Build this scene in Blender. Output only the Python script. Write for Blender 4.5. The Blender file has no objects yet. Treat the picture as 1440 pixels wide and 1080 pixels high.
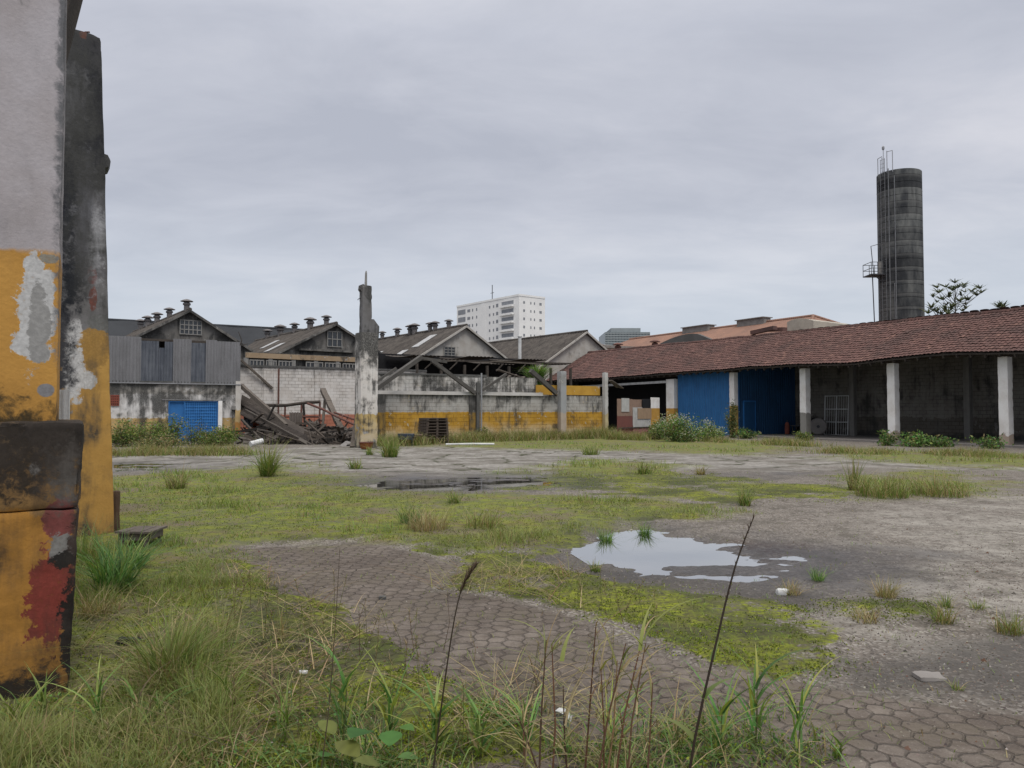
import bpy, bmesh, math, random
import numpy as np
from mathutils import Vector
R = math.radians
random.seed(7); rng = np.random.default_rng(7)
S = bpy.context.scene; COL = S.collection
# ------------------------------------------------------------------ camera
F = 1067.0; PITCH = R(2.0); EYE = 1.6
cd = bpy.data.cameras.new('camera'); cam = bpy.data.objects.new('camera', cd); COL.objects.link(cam)
cd.sensor_width = 36; cd.lens = F/1440*36; cd.clip_start = .05; cd.clip_end = 6000
cam.location = (0, 0, EYE); cam.rotation_euler = (R(90)+PITCH, 0, 0); S.camera = cam
# ------------------------------------------------------------------ world, sun, exposure
S.view_settings.view_transform = 'Standard'; S.view_settings.look = 'None'
S.view_settings.exposure = 0.2; S.view_settings.gamma = 1
W = bpy.data.worlds.new('World'); S.world = W; W.use_nodes = True
SUN_EL, SUN_ROT = R(58), R(160)
def build_world():
    nt = W.node_tree; nt.nodes.clear(); L = nt.links
    def n(t, **k):
        o = nt.nodes.new(t)
        for a, b in k.items(): setattr(o, a, b)
        return o
    out = n('ShaderNodeOutputWorld'); bg = n('ShaderNodeBackground'); bg.inputs[1].default_value = .1
    sky = n('ShaderNodeTexSky', sky_type='NISHITA', sun_disc=False, sun_elevation=SUN_EL, sun_rotation=SUN_ROT)
    tc = n('ShaderNodeTexCoord'); sep = n('ShaderNodeSeparateXYZ'); L.new(tc.outputs['Generated'], sep.inputs[0])
    mx = n('ShaderNodeMath', operation='MAXIMUM'); L.new(sep.outputs[2], mx.inputs[0]); mx.inputs[1].default_value = 0
    ad = n('ShaderNodeMath', operation='ADD'); L.new(mx.outputs[0], ad.inputs[0]); ad.inputs[1].default_value = .16
    dv = n('ShaderNodeVectorMath', operation='DIVIDE'); L.new(tc.outputs['Generated'], dv.inputs[0])
    cb = n('ShaderNodeCombineXYZ')
    for i in range(3): L.new(ad.outputs[0], cb.inputs[i])
    L.new(cb.outputs[0], dv.inputs[1])
    def noise(scale, det, off, rough=.55, dist=.4):
        mp = n('ShaderNodeMapping'); L.new(dv.outputs[0], mp.inputs[0])
        mp.inputs['Location'].default_value = off; mp.inputs['Scale'].default_value = (.75, 1.15, 0)
        t = n('ShaderNodeTexNoise'); t.inputs['Scale'].default_value = scale; t.inputs['Detail'].default_value = det
        t.inputs['Roughness'].default_value = rough; t.inputs['Distortion'].default_value = dist
        L.new(mp.outputs[0], t.inputs['Vector']); return t.outputs[0]
    a = noise(.9, 6, (3.1, 1.7, 0)); b = noise(2.6, 6, (9.3, 4.2, 0), .6)
    m1 = n('ShaderNodeMath', operation='MULTIPLY_ADD'); L.new(b, m1.inputs[0]); m1.inputs[1].default_value = .5; 
    sc = n('ShaderNodeMath', operation='MULTIPLY'); L.new(a, sc.inputs[0]); sc.inputs[1].default_value = .75
    L.new(sc.outputs[0], m1.inputs[2])
    rp = n('ShaderNodeValToRGB'); L.new(m1.outputs[0], rp.inputs[0])
    e = rp.color_ramp.elements
    e[0].position = .45; e[0].color = (.42, .44, .505, 1)
    e[1].position = .80; e[1].color = (.60, .605, .655, 1)
    q = e.new(.62); q.color = (.495, .512, .575, 1)
    # paler and bluer cloud base towards the horizon
    hz = n('ShaderNodeMapRange'); hz.interpolation_type = 'SMOOTHSTEP'; L.new(mx.outputs[0], hz.inputs[0])
    hz.inputs[1].default_value = .02; hz.inputs[2].default_value = .30; hz.inputs[3].default_value = .62; hz.inputs[4].default_value = 0
    mh = n('ShaderNodeMix', data_type='RGBA'); L.new(hz.outputs[0], mh.inputs[0]); L.new(rp.outputs[0], mh.inputs[6])
    mh.inputs[7].default_value = (.56, .63, .70, 1)
    # an overcast sky is brightest overhead
    zn = n('ShaderNodeMapRange'); L.new(mx.outputs[0], zn.inputs[0]); zn.interpolation_type = 'SMOOTHSTEP'
    zn.inputs[1].default_value = .40; zn.inputs[2].default_value = 1; zn.inputs[3].default_value = 10; zn.inputs[4].default_value = 32
    wz = n('ShaderNodeMapRange'); L.new(mx.outputs[0], wz.inputs[0]); wz.inputs[1].default_value = .45; wz.inputs[2].default_value = .8; wz.inputs[4].default_value = .85
    wm = n('ShaderNodeMix', data_type='RGBA'); L.new(wz.outputs[0], wm.inputs[0]); L.new(mh.outputs[2], wm.inputs[6]); wm.inputs[7].default_value = (.56, .535, .50, 1)
    mm = n('ShaderNodeVectorMath', operation='SCALE'); L.new(wm.outputs[2], mm.inputs[0]); L.new(zn.outputs[0], mm.inputs[3])
    fm = n('ShaderNodeMix', data_type='RGBA'); fm.inputs[0].default_value = .93
    L.new(sky.outputs[0], fm.inputs[6]); L.new(mm.outputs[0], fm.inputs[7])
    L.new(fm.outputs[2], bg.inputs[0]); L.new(bg.outputs[0], out.inputs[0])
build_world()
sl = bpy.data.lights.new('sun', 'SUN'); sun = bpy.data.objects.new('sun', sl); COL.objects.link(sun)
sl.energy = 1.5; sl.angle = R(25); sl.color = (1, .96, .9)
sd = Vector((math.sin(SUN_ROT)*math.cos(SUN_EL), math.cos(SUN_ROT)*math.cos(SUN_EL), math.sin(SUN_EL)))
sun.rotation_euler = sd.to_track_quat('Z', 'Y').to_euler(); sun.location = sd*50

# ------------------------------------------------------------------ coordinates
# yard frame: p runs along the gables (30 degrees from X), q runs away along the sheds
CA, SA = math.cos(R(30)), math.sin(R(30))
def y2w(p, q, z=0): return Vector((p*CA-q*SA, p*SA+q*CA, z))
def w2y(v): return Vector((v[0]*CA+v[1]*SA, -v[0]*SA+v[1]*CA, v[2] if len(v) > 2 else 0))
def at(x, y, d):
    r = (x-720)/F; u = (540-y)/F
    k = d/(math.cos(PITCH)-u*math.sin(PITCH))
    return Vector((r*k, d, EYE+k*(math.sin(PITCH)+u*math.cos(PITCH))))
def gnd(x, y):
    u = (540-y)/F; k = -EYE/(math.sin(PITCH)+u*math.cos(PITCH)); r = (x-720)/F
    return Vector((r*k, k*(math.cos(PITCH)-u*math.sin(PITCH)), 0))
def onq(px, py, q):                       # facade plane q = const -> (p, z)
    r = (px-720)/F; p = q*(SA+CA*r)/(CA-SA*r)
    return p, at(px, py, p*SA+q*CA).z
def onp(px, py, p):                       # facade plane p = const -> (q, z)
    r = (px-720)/F; q = p*(CA-SA*r)/(SA+CA*r)
    return q, at(px, py, p*SA+q*CA).z

# ------------------------------------------------------------------ numpy noise
def _h(ix, iy, iz, seed):
    n = (ix.astype(np.int64)*374761393 + iy.astype(np.int64)*668265263 + iz.astype(np.int64)*2147483647 + seed*974634) & 0xffffffff
    n = ((n ^ (n >> 13))*1274126177) & 0xffffffff
    n = ((n ^ (n >> 16))*2246822519) & 0xffffffff
    return ((n ^ (n >> 15)) & 0xffffff)/float(0xffffff)
def vnoise(x, y, z=None, seed=0):
    if z is None: z = np.zeros_like(x)
    fx, fy, fz = np.floor(x), np.floor(y), np.floor(z)
    a, b, c = x-fx, y-fy, z-fz
    a = a*a*(3-2*a); b = b*b*(3-2*b); c = c*c*(3-2*c)
    def g(i, j, k): return _h(fx+i, fy+j, fz+k, seed)
    def pl(k): return (g(0,0,k)*(1-a)+g(1,0,k)*a)*(1-b)+(g(0,1,k)*(1-a)+g(1,1,k)*a)*b
    if not np.any(c): return pl(0)
    return pl(0)*(1-c)+pl(1)*c
def fbm(x, y, z=None, oct=4, seed=0, gain=.5):
    s = 0; amp = 1; tot = 0
    for i in range(oct):
        s = s+amp*vnoise(x*2**i, y*2**i, None if z is None else z*2**i, seed+i*17); tot += amp; amp *= gain
    return s/tot
def sst(x, a, b):
    t = np.clip((x-a)/(b-a), 0, 1); return t*t*(3-2*t)

# ------------------------------------------------------------------ node materials
class NM:
    def __init__(s, name, rough=.9, spec=.3):
        s.m = bpy.data.materials.new(name); s.m.use_nodes = True; s.nt = s.m.node_tree; s.nt.nodes.clear()
        s.out = s.n('ShaderNodeOutputMaterial'); s.b = s.n('ShaderNodeBsdfPrincipled')
        s.nt.links.new(s.b.outputs[0], s.out.inputs[0])
        s.b.inputs['Roughness'].default_value = rough; s.b.inputs['Specular IOR Level'].default_value = spec
        s.tc = s.n('ShaderNodeTexCoord'); s.ob = s.tc.outputs['Object']
        s.geo = s.n('ShaderNodeNewGeometry'); s.pos = s.geo.outputs['Position']
    def n(s, t, **k):
        o = s.nt.nodes.new(t)
        for a, b in k.items(): setattr(o, a, b)
        return o
    def L(s, v, sock):
        if isinstance(v, bpy.types.NodeSocket): s.nt.links.new(v, sock)
        elif isinstance(v, (tuple, list)):
            v = tuple(v); sock.default_value = v if len(v) == len(sock.default_value) else (v+(1,))[:len(sock.default_value)]
        else: sock.default_value = v
    def math(s, op, a, b=0, c=0, clamp=False):
        o = s.n('ShaderNodeMath', operation=op, use_clamp=clamp)
        for i, v in enumerate((a, b, c)): s.L(v, o.inputs[i])
        return o.outputs[0]
    def vm(s, op, a, b=(0,0,0), out=0):
        o = s.n('ShaderNodeVectorMath', operation=op); s.L(a, o.inputs[0]); s.L(b, o.inputs[1]); return o.outputs[out]
    def map(s, v, loc=(0,0,0), scale=(1,1,1), rot=(0,0,0)):
        o = s.n('ShaderNodeMapping'); s.L(v, o.inputs[0]); o.inputs[1].default_value = loc; o.inputs[2].default_value = rot; o.inputs[3].default_value = scale; return o.outputs[0]
    def noise(s, v, scale, det=4, rough=.55, dist=0, out=0):
        o = s.n('ShaderNodeTexNoise'); s.L(v, o.inputs['Vector']); o.inputs['Scale'].default_value = scale; o.inputs['Detail'].default_value = det
        o.inputs['Roughness'].default_value = rough; o.inputs['Distortion'].default_value = dist; return o.outputs[out]
    def vor(s, v, scale, feat='F1', rand=1, out=0):
        o = s.n('ShaderNodeTexVoronoi', feature=feat); s.L(v, o.inputs['Vector']); o.inputs['Scale'].default_value = scale; o.inputs['Randomness'].default_value = rand; return o.outputs[out]
    def ss(s, v, a, b, lo=0, hi=1):
        o = s.n('ShaderNodeMapRange'); o.interpolation_type = 'SMOOTHSTEP'; s.L(v, o.inputs[0])
        for i, x in enumerate((a, b, lo, hi)): s.L(x, o.inputs[i+1])
        return o.outputs[0]
    def mix(s, f, a, b, blend='MIX'):
        o = s.n('ShaderNodeMix', data_type='RGBA', blend_type=blend); s.L(f, o.inputs[0]); s.L(a, o.inputs[6]); s.L(b, o.inputs[7]); return o.outputs[2]
    def sep(s, v):
        o = s.n('ShaderNodeSeparateXYZ'); s.L(v, o.inputs[0]); return o.outputs
    def comb(s, x, y, z):
        o = s.n('ShaderNodeCombineXYZ')
        for i, v in enumerate((x, y, z)): s.L(v, o.inputs[i])
        return o.outputs[0]
    def attr(s, name, out='Fac'):
        o = s.n('ShaderNodeAttribute', attribute_name=name); return o.outputs[out]
    def bump(s, h, dist=.02, st=.6):
        o = s.n('ShaderNodeBump'); s.L(h, o.inputs['Height']); o.inputs['Distance'].default_value = dist; o.inputs['Strength'].default_value = st
        s.nt.links.new(o.outputs[0], s.b.inputs['Normal'])
    def col(s, c): s.L(c, s.b.inputs['Base Color']); return s.m

def plain(name, c, c2=None, scale=3, rough=.85, bump=.3, streak=0, spec=.3, metal=0, dirt=.5, seed=0):
    """a weathered single-colour surface: blotches, fine grain, optional vertical streaks"""
    m = NM(name, rough, spec); c2 = c2 or tuple(x*.55 for x in c)
    v = m.map(m.ob, (seed*3.7, seed*1.3, seed*.7))
    f = m.ss(m.noise(v, scale, 5, .6), .38, .68)
    if streak: f = m.mix(.5, f, m.ss(m.noise(m.map(v, scale=(1,1,.12)), streak, 4), .4, .65))
    g = m.noise(v, scale*14, 3)
    col = m.mix(m.math('MULTIPLY', f, dirt*1.6, clamp=True), c, c2)
    col = m.mix(.35, col, m.mix(g, tuple(x*.5 for x in c), tuple(min(1, x*1.5) for x in c)))
    m.b.inputs['Metallic'].default_value = metal
    if bump: m.bump(m.noise(v, scale*6, 5, .65), .015, bump)
    return m.col(col)

def painted(name, bands, blobs=(), mould=.5, mscale=1.2, peel=.35, peelcol=(.45,.44,.42), brick=None, seed=0, edge=.12, mcol=(.022,.022,.021),
            base=.25, top=None, grain=1, fine=9, soft=1, mw=.13, salt=None):
    """old painted masonry: colour bands by height, flaking patches, black mould with vertical runs.
    bands: [(z_from, colour)] ascending; blobs: [(centre, radii, colour, ragged)] stains with a shape of their own"""
    m = NM(name, .92, .2); o = m.map(m.ob, (seed*5.1, seed*2.3, seed*1.9)); z = m.sep(m.ob)[2]
    n1 = m.noise(o, 1.6, 5, .6); n2 = m.noise(o, 5, 6, .65); n3 = m.noise(o, 38, 4, .6)
    zj = m.math('ADD', z, m.math('MULTIPLY', m.math('SUBTRACT', n2, .5), edge*2))
    col = bands[0][1]
    for zb, c in bands[1:]: col = m.mix(m.ss(zj, zb-.02, zb+.02), col, c)
    col = m.mix(m.math('MULTIPLY', m.ss(n1, .35, .7), .45), col, m.mix(1, col, (.62,.56,.5), 'MULTIPLY'))
    if salt: col = m.mix(m.ss(m.math('ADD', z, m.math('MULTIPLY', m.math('SUBTRACT', n1, .5), 2.2)), .05, salt[0], salt[2], 0), col, salt[1])
    bh = None
    if brick:
        w, h = brick; s = m.sep(m.ob); uv = m.comb(m.math('ADD', s[0], s[1]), s[2], 0)
        t = m.n('ShaderNodeTexBrick'); m.L(uv, t.inputs['Vector']); t.inputs['Scale'].default_value = 1
        t.inputs['Brick Width'].default_value = w; t.inputs['Row Height'].default_value = h; t.inputs['Mortar Size'].default_value = .016; t.inputs['Mortar Smooth'].default_value = .7
        t.inputs[1].default_value = (1,1,1,1); t.inputs[2].default_value = (.86,.86,.86,1); t.inputs[3].default_value = (.40,.38,.35,1)
        col = m.mix(m.ss(m.noise(o, 1.1, 5, .7), .36, .6, .15, 1), col, m.mix(1, col, t.outputs[0], 'MULTIPLY')); bh = t.outputs[1]
    pk = m.ss(m.math('ADD', m.math('MULTIPLY', n1, .5), m.math('MULTIPLY', n2, .5)), .70-.28*peel, .715-.28*peel)
    pc = m.mix(m.ss(n3, .3, .7), tuple(x*.75 for x in peelcol), peelcol)
    col = m.mix(pk, col, pc)
    for c, r, bc, rag in blobs:
        d = m.vm('LENGTH', m.vm('DIVIDE', m.vm('SUBTRACT', m.ob, c), r), out=1)
        d = m.math('ADD', d, m.math('MULTIPLY', m.math('SUBTRACT', m.noise(o, fine*.7, 8, .72, .4), .5), rag*4.2))
        d = m.math('ADD', d, m.math('MULTIPLY', m.math('SUBTRACT', m.noise(o, fine*.22, 3), .5), rag*2))
        col = m.mix(m.math('MULTIPLY', m.ss(d, .95 if rag < .78 else .45, 1.0+(.12 if rag < .78 else .55), 1, 0), m.ss(n3, .15, .45, 1-.4*soft, 1)), col, m.mix(m.ss(n3, .3, .75), tuple(x*.8 for x in bc), bc))
    st = m.noise(m.map(o, scale=(1,1,.14)), mscale*3.2, 6, .65, .3)
    mo = m.math('ADD', m.math('MULTIPLY', m.noise(o, mscale, 6, .62, .6), .55), m.math('MULTIPLY', st, .45))
    if top is not None:                          # mould thickest on the exposed top of the wall
        mo = m.math('ADD', mo, m.ss(z, top[0], top[1], 0, top[2]))
    if base: mo = m.math('ADD', mo, m.ss(z, .0, .55, base, 0))
    lo = .715-.35*mould
    mk = m.math('MULTIPLY', m.ss(mo, lo, lo+mw), m.ss(n3, .22, .6, .55, 1))
    col = m.mix(mk, col, m.mix(n2, mcol, tuple(x*3.2 for x in mcol)))
    col = m.mix(.22*grain, col, m.mix(1, col, m.mix(n3, (.4,.4,.4), (1.5,1.5,1.5)), 'MULTIPLY'))
    h = m.math('ADD', m.math('MULTIPLY', n3, .35), m.math('MULTIPLY', pk, -.6)); h = m.math('ADD', h, m.math('MULTIPLY', n2, .6))
    if bh is not None: h = m.math('SUBTRACT', h, m.math('MULTIPLY', bh, .8))
    m.bump(h, .012, .7)
    return m.col(col)

def foliage(name, rough=.6):
    m = NM(name, rough, .25); c = m.attr('col', 'Color'); m.L(c, m.b.inputs['Base Color'])
    t = m.n('ShaderNodeBsdfTranslucent'); m.L(m.mix(1, c, (1.15,1.2,.6), 'MULTIPLY'), t.inputs[0])
    a = m.n('ShaderNodeMixShader'); a.inputs[0].default_value = .3
    m.nt.links.new(m.b.outputs[0], a.inputs[1]); m.nt.links.new(t.outputs[0], a.inputs[2]); m.nt.links.new(a.outputs[0], m.out.inputs[0])
    return m.m

# ------------------------------------------------------------------ mesh helpers
class MB:
    def __init__(s): s.v = []; s.f = []
    def add(s, vs, fs):
        k = len(s.v); s.v += [tuple(v) for v in vs]; s.f += [tuple(i+k for i in f) for f in fs]; return s
    def box(s, x0, x1, y0, y1, z0, z1):
        return s.add([(x0,y0,z0),(x1,y0,z0),(x1,y1,z0),(x0,y1,z0),(x0,y0,z1),(x1,y0,z1),(x1,y1,z1),(x0,y1,z1)],
                     [(0,3,2,1),(4,5,6,7),(0,1,5,4),(1,2,6,5),(2,3,7,6),(3,0,4,7)])
    def beam(s, a, b, w, h=None, up=(0,0,1), w2=None, h2=None):
        h = h or w; w2 = w2 or w; h2 = h2 or h; a = Vector(a); b = Vector(b); d = (b-a).normalized(); up = Vector(up)
        if abs(d.dot(up)) > .98: up = Vector((0,1,0))
        x = d.cross(up).normalized(); y = x.cross(d).normalized()
        vs = []
        for c, ww, hh in ((a, w, h), (b, w2, h2)): vs += [c-x*ww/2-y*hh/2, c+x*ww/2-y*hh/2, c+x*ww/2+y*hh/2, c-x*ww/2+y*hh/2]
        return s.add(vs, [(3,2,1,0),(4,5,6,7),(0,1,5,4),(1,2,6,5),(2,3,7,6),(3,0,4,7)])
    def tube(s, pts, r, n=8, cap=True):
        pts = [Vector(p) for p in pts]; rs = r if isinstance(r, (list, tuple)) else [r]*len(pts); k = len(s.v); m = len(pts); prev = None
        for i, p in enumerate(pts):
            d = (pts[min(i+1, m-1)]-pts[max(i-1, 0)]).normalized()
            if prev is None: x = d.cross(Vector((0,0,1)) if abs(d.z) < .95 else Vector((1,0,0))).normalized()
            else: x = (prev-d*prev.dot(d)).normalized()
            prev = x; y = d.cross(x)
            s.v += [tuple(p+(x*math.cos(2*math.pi*j/n)+y*math.sin(2*math.pi*j/n))*rs[i]) for j in range(n)]
        for i in range(m-1):
            for j in range(n): s.f.append((k+i*n+j, k+i*n+(j+1)%n, k+(i+1)*n+(j+1)%n, k+(i+1)*n+j))
        if cap: s.f.append(tuple(k+j for j in reversed(range(n)))); s.f.append(tuple(k+(m-1)*n+j for j in range(n)))
        return s
    def lathe(s, c, prof, n=16):
        k = len(s.v); c = Vector(c)
        for r, z in prof: s.v += [(c.x+r*math.cos(2*math.pi*j/n), c.y+r*math.sin(2*math.pi*j/n), c.z+z) for j in range(n)]
        m = len(prof)
        for i in range(m-1):
            for j in range(n): s.f.append((k+i*n+j, k+i*n+(j+1)%n, k+(i+1)*n+(j+1)%n, k+(i+1)*n+j))
        s.f.append(tuple(k+j for j in reversed(range(n)))); s.f.append(tuple(k+(m-1)*n+j for j in range(n)))
        return s
    def prism(s, pts, off):                         # polygon (3D points) pushed by off
        n = len(pts); a = [Vector(p) for p in pts]; o = Vector(off); vs = a+[p+o for p in a]
        return s.add(vs, [tuple(range(n)), tuple(reversed(range(n, 2*n)))]+[(i, i+n, (i+1)%n+n, (i+1)%n) for i in range(n)])
    def sheet(s, o, du, dv, nu, nv, fn, thick=.012):  # displaced sheet with thickness; fn(u,v)->offset along the normal
        o, du, dv = Vector(o), Vector(du), Vector(dv); nn = du.cross(dv).normalized(); k = len(s.v)
        for layer in (0, 1):
            for i in range(nu+1):
                for j in range(nv+1):
                    u, v = i/nu, j/nv; s.v.append(tuple(o+du*u+dv*v+nn*(fn(u, v)-layer*thick)))
        st = nv+1; L = (nu+1)*st
        for i in range(nu):
            for j in range(nv):
                a = k+i*st+j; s.f.append((a, a+st, a+st+1, a+1)); b = a+L; s.f.append((b, b+1, b+st+1, b+st))
        for i in range(nu):
            a = k+i*st; s.f.append((a, a+L, a+L+st, a+st)); a += nv; s.f.append((a, a+st, a+L+st, a+L))
        for j in range(nv):
            a = k+j; s.f.append((a, a+1, a+1+L, a+L)); a += nu*st; s.f.append((a, a+L, a+L+1, a+1))
        return s

FR = {}
def tag(o, label=None, cat=None, group=None, kind=None):
    if label: o['label'] = label
    if cat: o['category'] = cat
    if group: o['group'] = group
    if kind: o['kind'] = kind
    return o
def mesh(name, mb, mat, smooth=False, org=(0,0,0), jit=0):
    me = bpy.data.meshes.new(name); ox, oy, oz = org
    me.from_pydata([(x-ox, y-oy, z-oz) for x, y, z in mb.v], [], mb.f); me.update()
    if mat: me.materials.append(mat)
    if smooth:
        me.polygons.foreach_set('use_smooth', [True]*len(me.polygons)); me.set_sharp_from_angle(angle=R(35))
    return me
def thing(name, label, cat, org, yard=True, group=None):
    """an Empty at the thing's base; org in yard (p,q,z) or world coordinates, the parts are written in the same frame"""
    o = bpy.data.objects.new(name, None); COL.objects.link(o); o.empty_display_size = .3
    o.location = y2w(*org) if yard else org; o.rotation_euler = (0, 0, R(30) if yard else 0)
    FR[o.name] = tuple(org); return tag(o, label, cat, group)
def part(root, name, mb, mat, parent=None, smooth=False, label=None):
    o = bpy.data.objects.new(name, mesh(name, mb, mat, smooth, FR[root.name])); COL.objects.link(o); o.parent = parent or root
    if label: o['label'] = label
    return o
def solo(name, label, cat, mb, mat, org, yard=True, group=None, kind=None, smooth=False):
    o = bpy.data.objects.new(name, mesh(name, mb, mat, smooth, org)); COL.objects.link(o)
    o.location = y2w(*org) if yard else org; o.rotation_euler = (0, 0, R(30) if yard else 0)
    FR[o.name] = tuple(org); return tag(o, label, cat, group, kind)
def npmesh(name, V, Q, mat, C=None, smooth=True):
    me = bpy.data.meshes.new(name); V = np.asarray(V, np.float32); Q = np.asarray(Q, np.int32); k = Q.shape[1]
    me.vertices.add(len(V)); me.vertices.foreach_set('co', V.ravel())
    me.loops.add(Q.size); me.loops.foreach_set('vertex_index', Q.ravel())
    me.polygons.add(len(Q)); me.polygons.foreach_set('loop_start', np.arange(0, Q.size, k, dtype=np.int32))
    if smooth: me.polygons.foreach_set('use_smooth', np.ones(len(Q), bool))
    me.update(calc_edges=True)
    if C is not None:
        a = me.attributes.new('col', 'FLOAT_COLOR', 'POINT'); cc = np.ones((len(V), 4), np.float32); cc[:, :3] = C; a.data.foreach_set('color', cc.ravel())
    me.materials.append(mat); me.validate(); return me
def rough_box(lo, hi, res, r=.03, amp=.012, sc=4, seed=0, warp=None):
    lo, hi = np.array(lo, float), np.array(hi, float); V = []; Q = []
    for ax in range(3):
        u, w = (ax+1) % 3, (ax+2) % 3
        nu = max(2, int((hi[u]-lo[u])/res)); nw = max(2, int((hi[w]-lo[w])/res))
        for side in (0, 1):
            U, Wd = np.meshgrid(np.linspace(lo[u], hi[u], nu+1), np.linspace(lo[w], hi[w], nw+1), indexing='ij')
            P = np.zeros((U.size, 3)); P[:, u] = U.ravel(); P[:, w] = Wd.ravel(); P[:, ax] = hi[ax] if side else lo[ax]
            I = np.arange(U.size).reshape(U.shape)+sum(len(x) for x in V)
            q = np.stack([I[:-1, :-1], I[1:, :-1], I[1:, 1:], I[:-1, 1:]], -1).reshape(-1, 4)
            V.append(P); Q.append(q if side else q[:, ::-1])
    P = np.concatenate(V); Q = np.concatenate(Q)
    pi = np.clip(P, lo+r, hi-r); d = P-pi; L = np.linalg.norm(d, axis=1, keepdims=True); dn = d/np.maximum(L, 1e-6)
    n = fbm(P[:, 0]*sc, P[:, 1]*sc, P[:, 2]*sc+.37, 4, seed)-.5
    corner = (np.sum(np.abs(d) > 1e-6, axis=1) > 1)
    P = pi+dn*(r+(n*2*amp)[:, None]-(corner*np.maximum(0, vnoise(P[:,0]*9, P[:,1]*9, P[:,2]*9+.3, seed+5)-.55)*amp*5)[:, None])
    if warp is not None: P = warp(P)
    mb = MB(); mb.v = [tuple(x) for x in P]; mb.f = [tuple(x) for x in Q]
    return mb

# ------------------------------------------------------------------ ground masks (world space, metres)
def poly(*px): return np.array([gnd(x, y)[:2] for x, y in px])
ZONES = {
 'bare': [poly((385,778),(440,768),(510,770),(600,782),(652,800),(606,826),(592,838),(700,846),(800,870),(870,905),(1000,948),(1180,974),(1440,1012),(1600,1050),(1600,1300),(1150,1300),(1080,1080),(900,985),(760,935),(600,900),(470,850),(400,815))],
 'paver': [poly((100,830),(330,775),(500,766),(652,798),(606,826),(592,838),(700,846),(800,870),(870,905),(1000,948),(1180,974),(1440,1012),(1700,1060),(1700,1500),(-300,1500),(-300,900))],
 'moss': [poly((592,838),(606,826),(652,800),(700,790),(800,800),(850,818),(950,832),(1090,846),(1150,862),(1200,890),(1180,945),(1090,965),(985,932),(880,902),(800,868),(700,846)),
          poly((310,795),(340,790),(385,794),(390,806),(330,810)), poly((150,700),(430,668),(560,700),(1000,712),(1010,728),(850,748),(790,790),(650,796),(520,765),(380,765),(250,760),(150,800)),
          poly((700,690),(820,650),(1000,668),(1230,690),(1240,708),(1010,708)), poly((1150,850),(1300,850),(1330,875),(1200,885)), poly((300,1100),(200,1000),(220,850),(380,790),(450,850),(560,905),(700,1000),(800,1100))],
 'grass': [poly((100,1300),(-300,1300),(60,690),(160,672),(400,655),(560,690),(960,708),(1000,722),(850,745),(800,765),(700,778),(600,772),(500,764),(360,765),(300,800),(330,850),(300,920),(380,1000),(420,1100)),
           poly((1190,700),(1200,672),(1300,662),(1390,680),(1380,698),(1250,702)), poly((1180,645),(1230,634),(1440,640),(1600,650),(1600,665),(1400,660)),
           poly((700,668),(830,646),(960,655),(900,668)), poly((520,625),(900,614),(1060,620),(1130,632),(1040,641),(880,634),(700,632))],
 'pale': [poly((1190,735),(1300,705),(1440,700),(1700,720),(1700,900),(1440,880),(1300,860),(1230,825),(1290,790),(1200,760)), poly((1130,865),(1240,880),(1330,905),(1420,900),(1300,925),(1180,895))],
 'conc': [poly((100,668),(100,640),(330,632),(500,628),(800,630),(1000,642),(1150,650),(1250,655),(1100,664),(960,660),(860,655),(760,672),(560,668),(380,660),(200,664)), poly((1000,640),(1200,640),(1440,655),(1600,670),(1440,664),(1200,655))],
 'wet': [poly((785,768),(830,750),(930,744),(1010,760),(1100,756),(1200,766),(1300,785),(1260,812),(1180,835),(1080,838),(980,822),(890,818),(830,796)), poly((450,680),(560,668),(770,668),(800,686),(640,696),(520,694)),
         poly((160,664),(160,652),(260,650),(250,660)), poly((1000,672),(1120,664),(1110,670))],
 'pool': [poly((818,772),(845,752),(900,746),(965,757),(1010,764),(1060,775),(1105,786),(1125,797),(1085,805),(1030,813),(960,810),(890,807),(850,792)), poly((492,682),(560,673),(750,671),(765,682),(660,690),(530,691)),
          poly((160,661),(170,654),(215,653),(205,660))],
 'dark': [poly((800,775),(860,800),(1010,822),(1140,842),(1110,860),(900,832),(780,800)), poly((1180,975),(1150,930),(1240,915),(1440,905),(1600,930),(1600,1020),(1440,1010))],
 'leafmud': [poly((995,765),(1060,762),(1120,772),(1100,784),(1040,780))],
}
def sdist(P, poly_):                       # signed distance to a polygon, positive inside
    x, y = P[:, 0], P[:, 1]; d2 = np.full(len(P), 1e9); ins = np.zeros(len(P), bool); n = len(poly_)
    for i in range(n):
        a, b = poly_[i], poly_[(i+1) % n]; e = b-a; w = P-a
        t = np.clip((w@e)/(e@e), 0, 1); dd = w-t[:, None]*e; d2 = np.minimum(d2, (dd**2).sum(1))
        c = ((a[1] > y) != (b[1] > y)); dy = b[1]-a[1] if b[1] != a[1] else 1e-9
        ins ^= c & (x < a[0]+(y-a[1])*(b[0]-a[0])/dy)
    return np.where(ins, 1, -1)*np.sqrt(d2)
def zone(P, key, soft=.25, rag=.6):
    dist = np.hypot(P[:, 0], P[:, 1]); out = np.zeros(len(P))
    n = (fbm(P[:, 0]*1.3, P[:, 1]*1.3, oct=5, seed=hash_(key), gain=.6)-.5)*2
    k = np.clip(dist/9, .5, 3)
    for pg in ZONES[key]: out = np.maximum(out, sst(sdist(P, pg)+n*rag*k, -soft*k, soft*k))
    return out
def hash_(k): return sum(ord(c)*(i+3) for i, c in enumerate(k))
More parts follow.
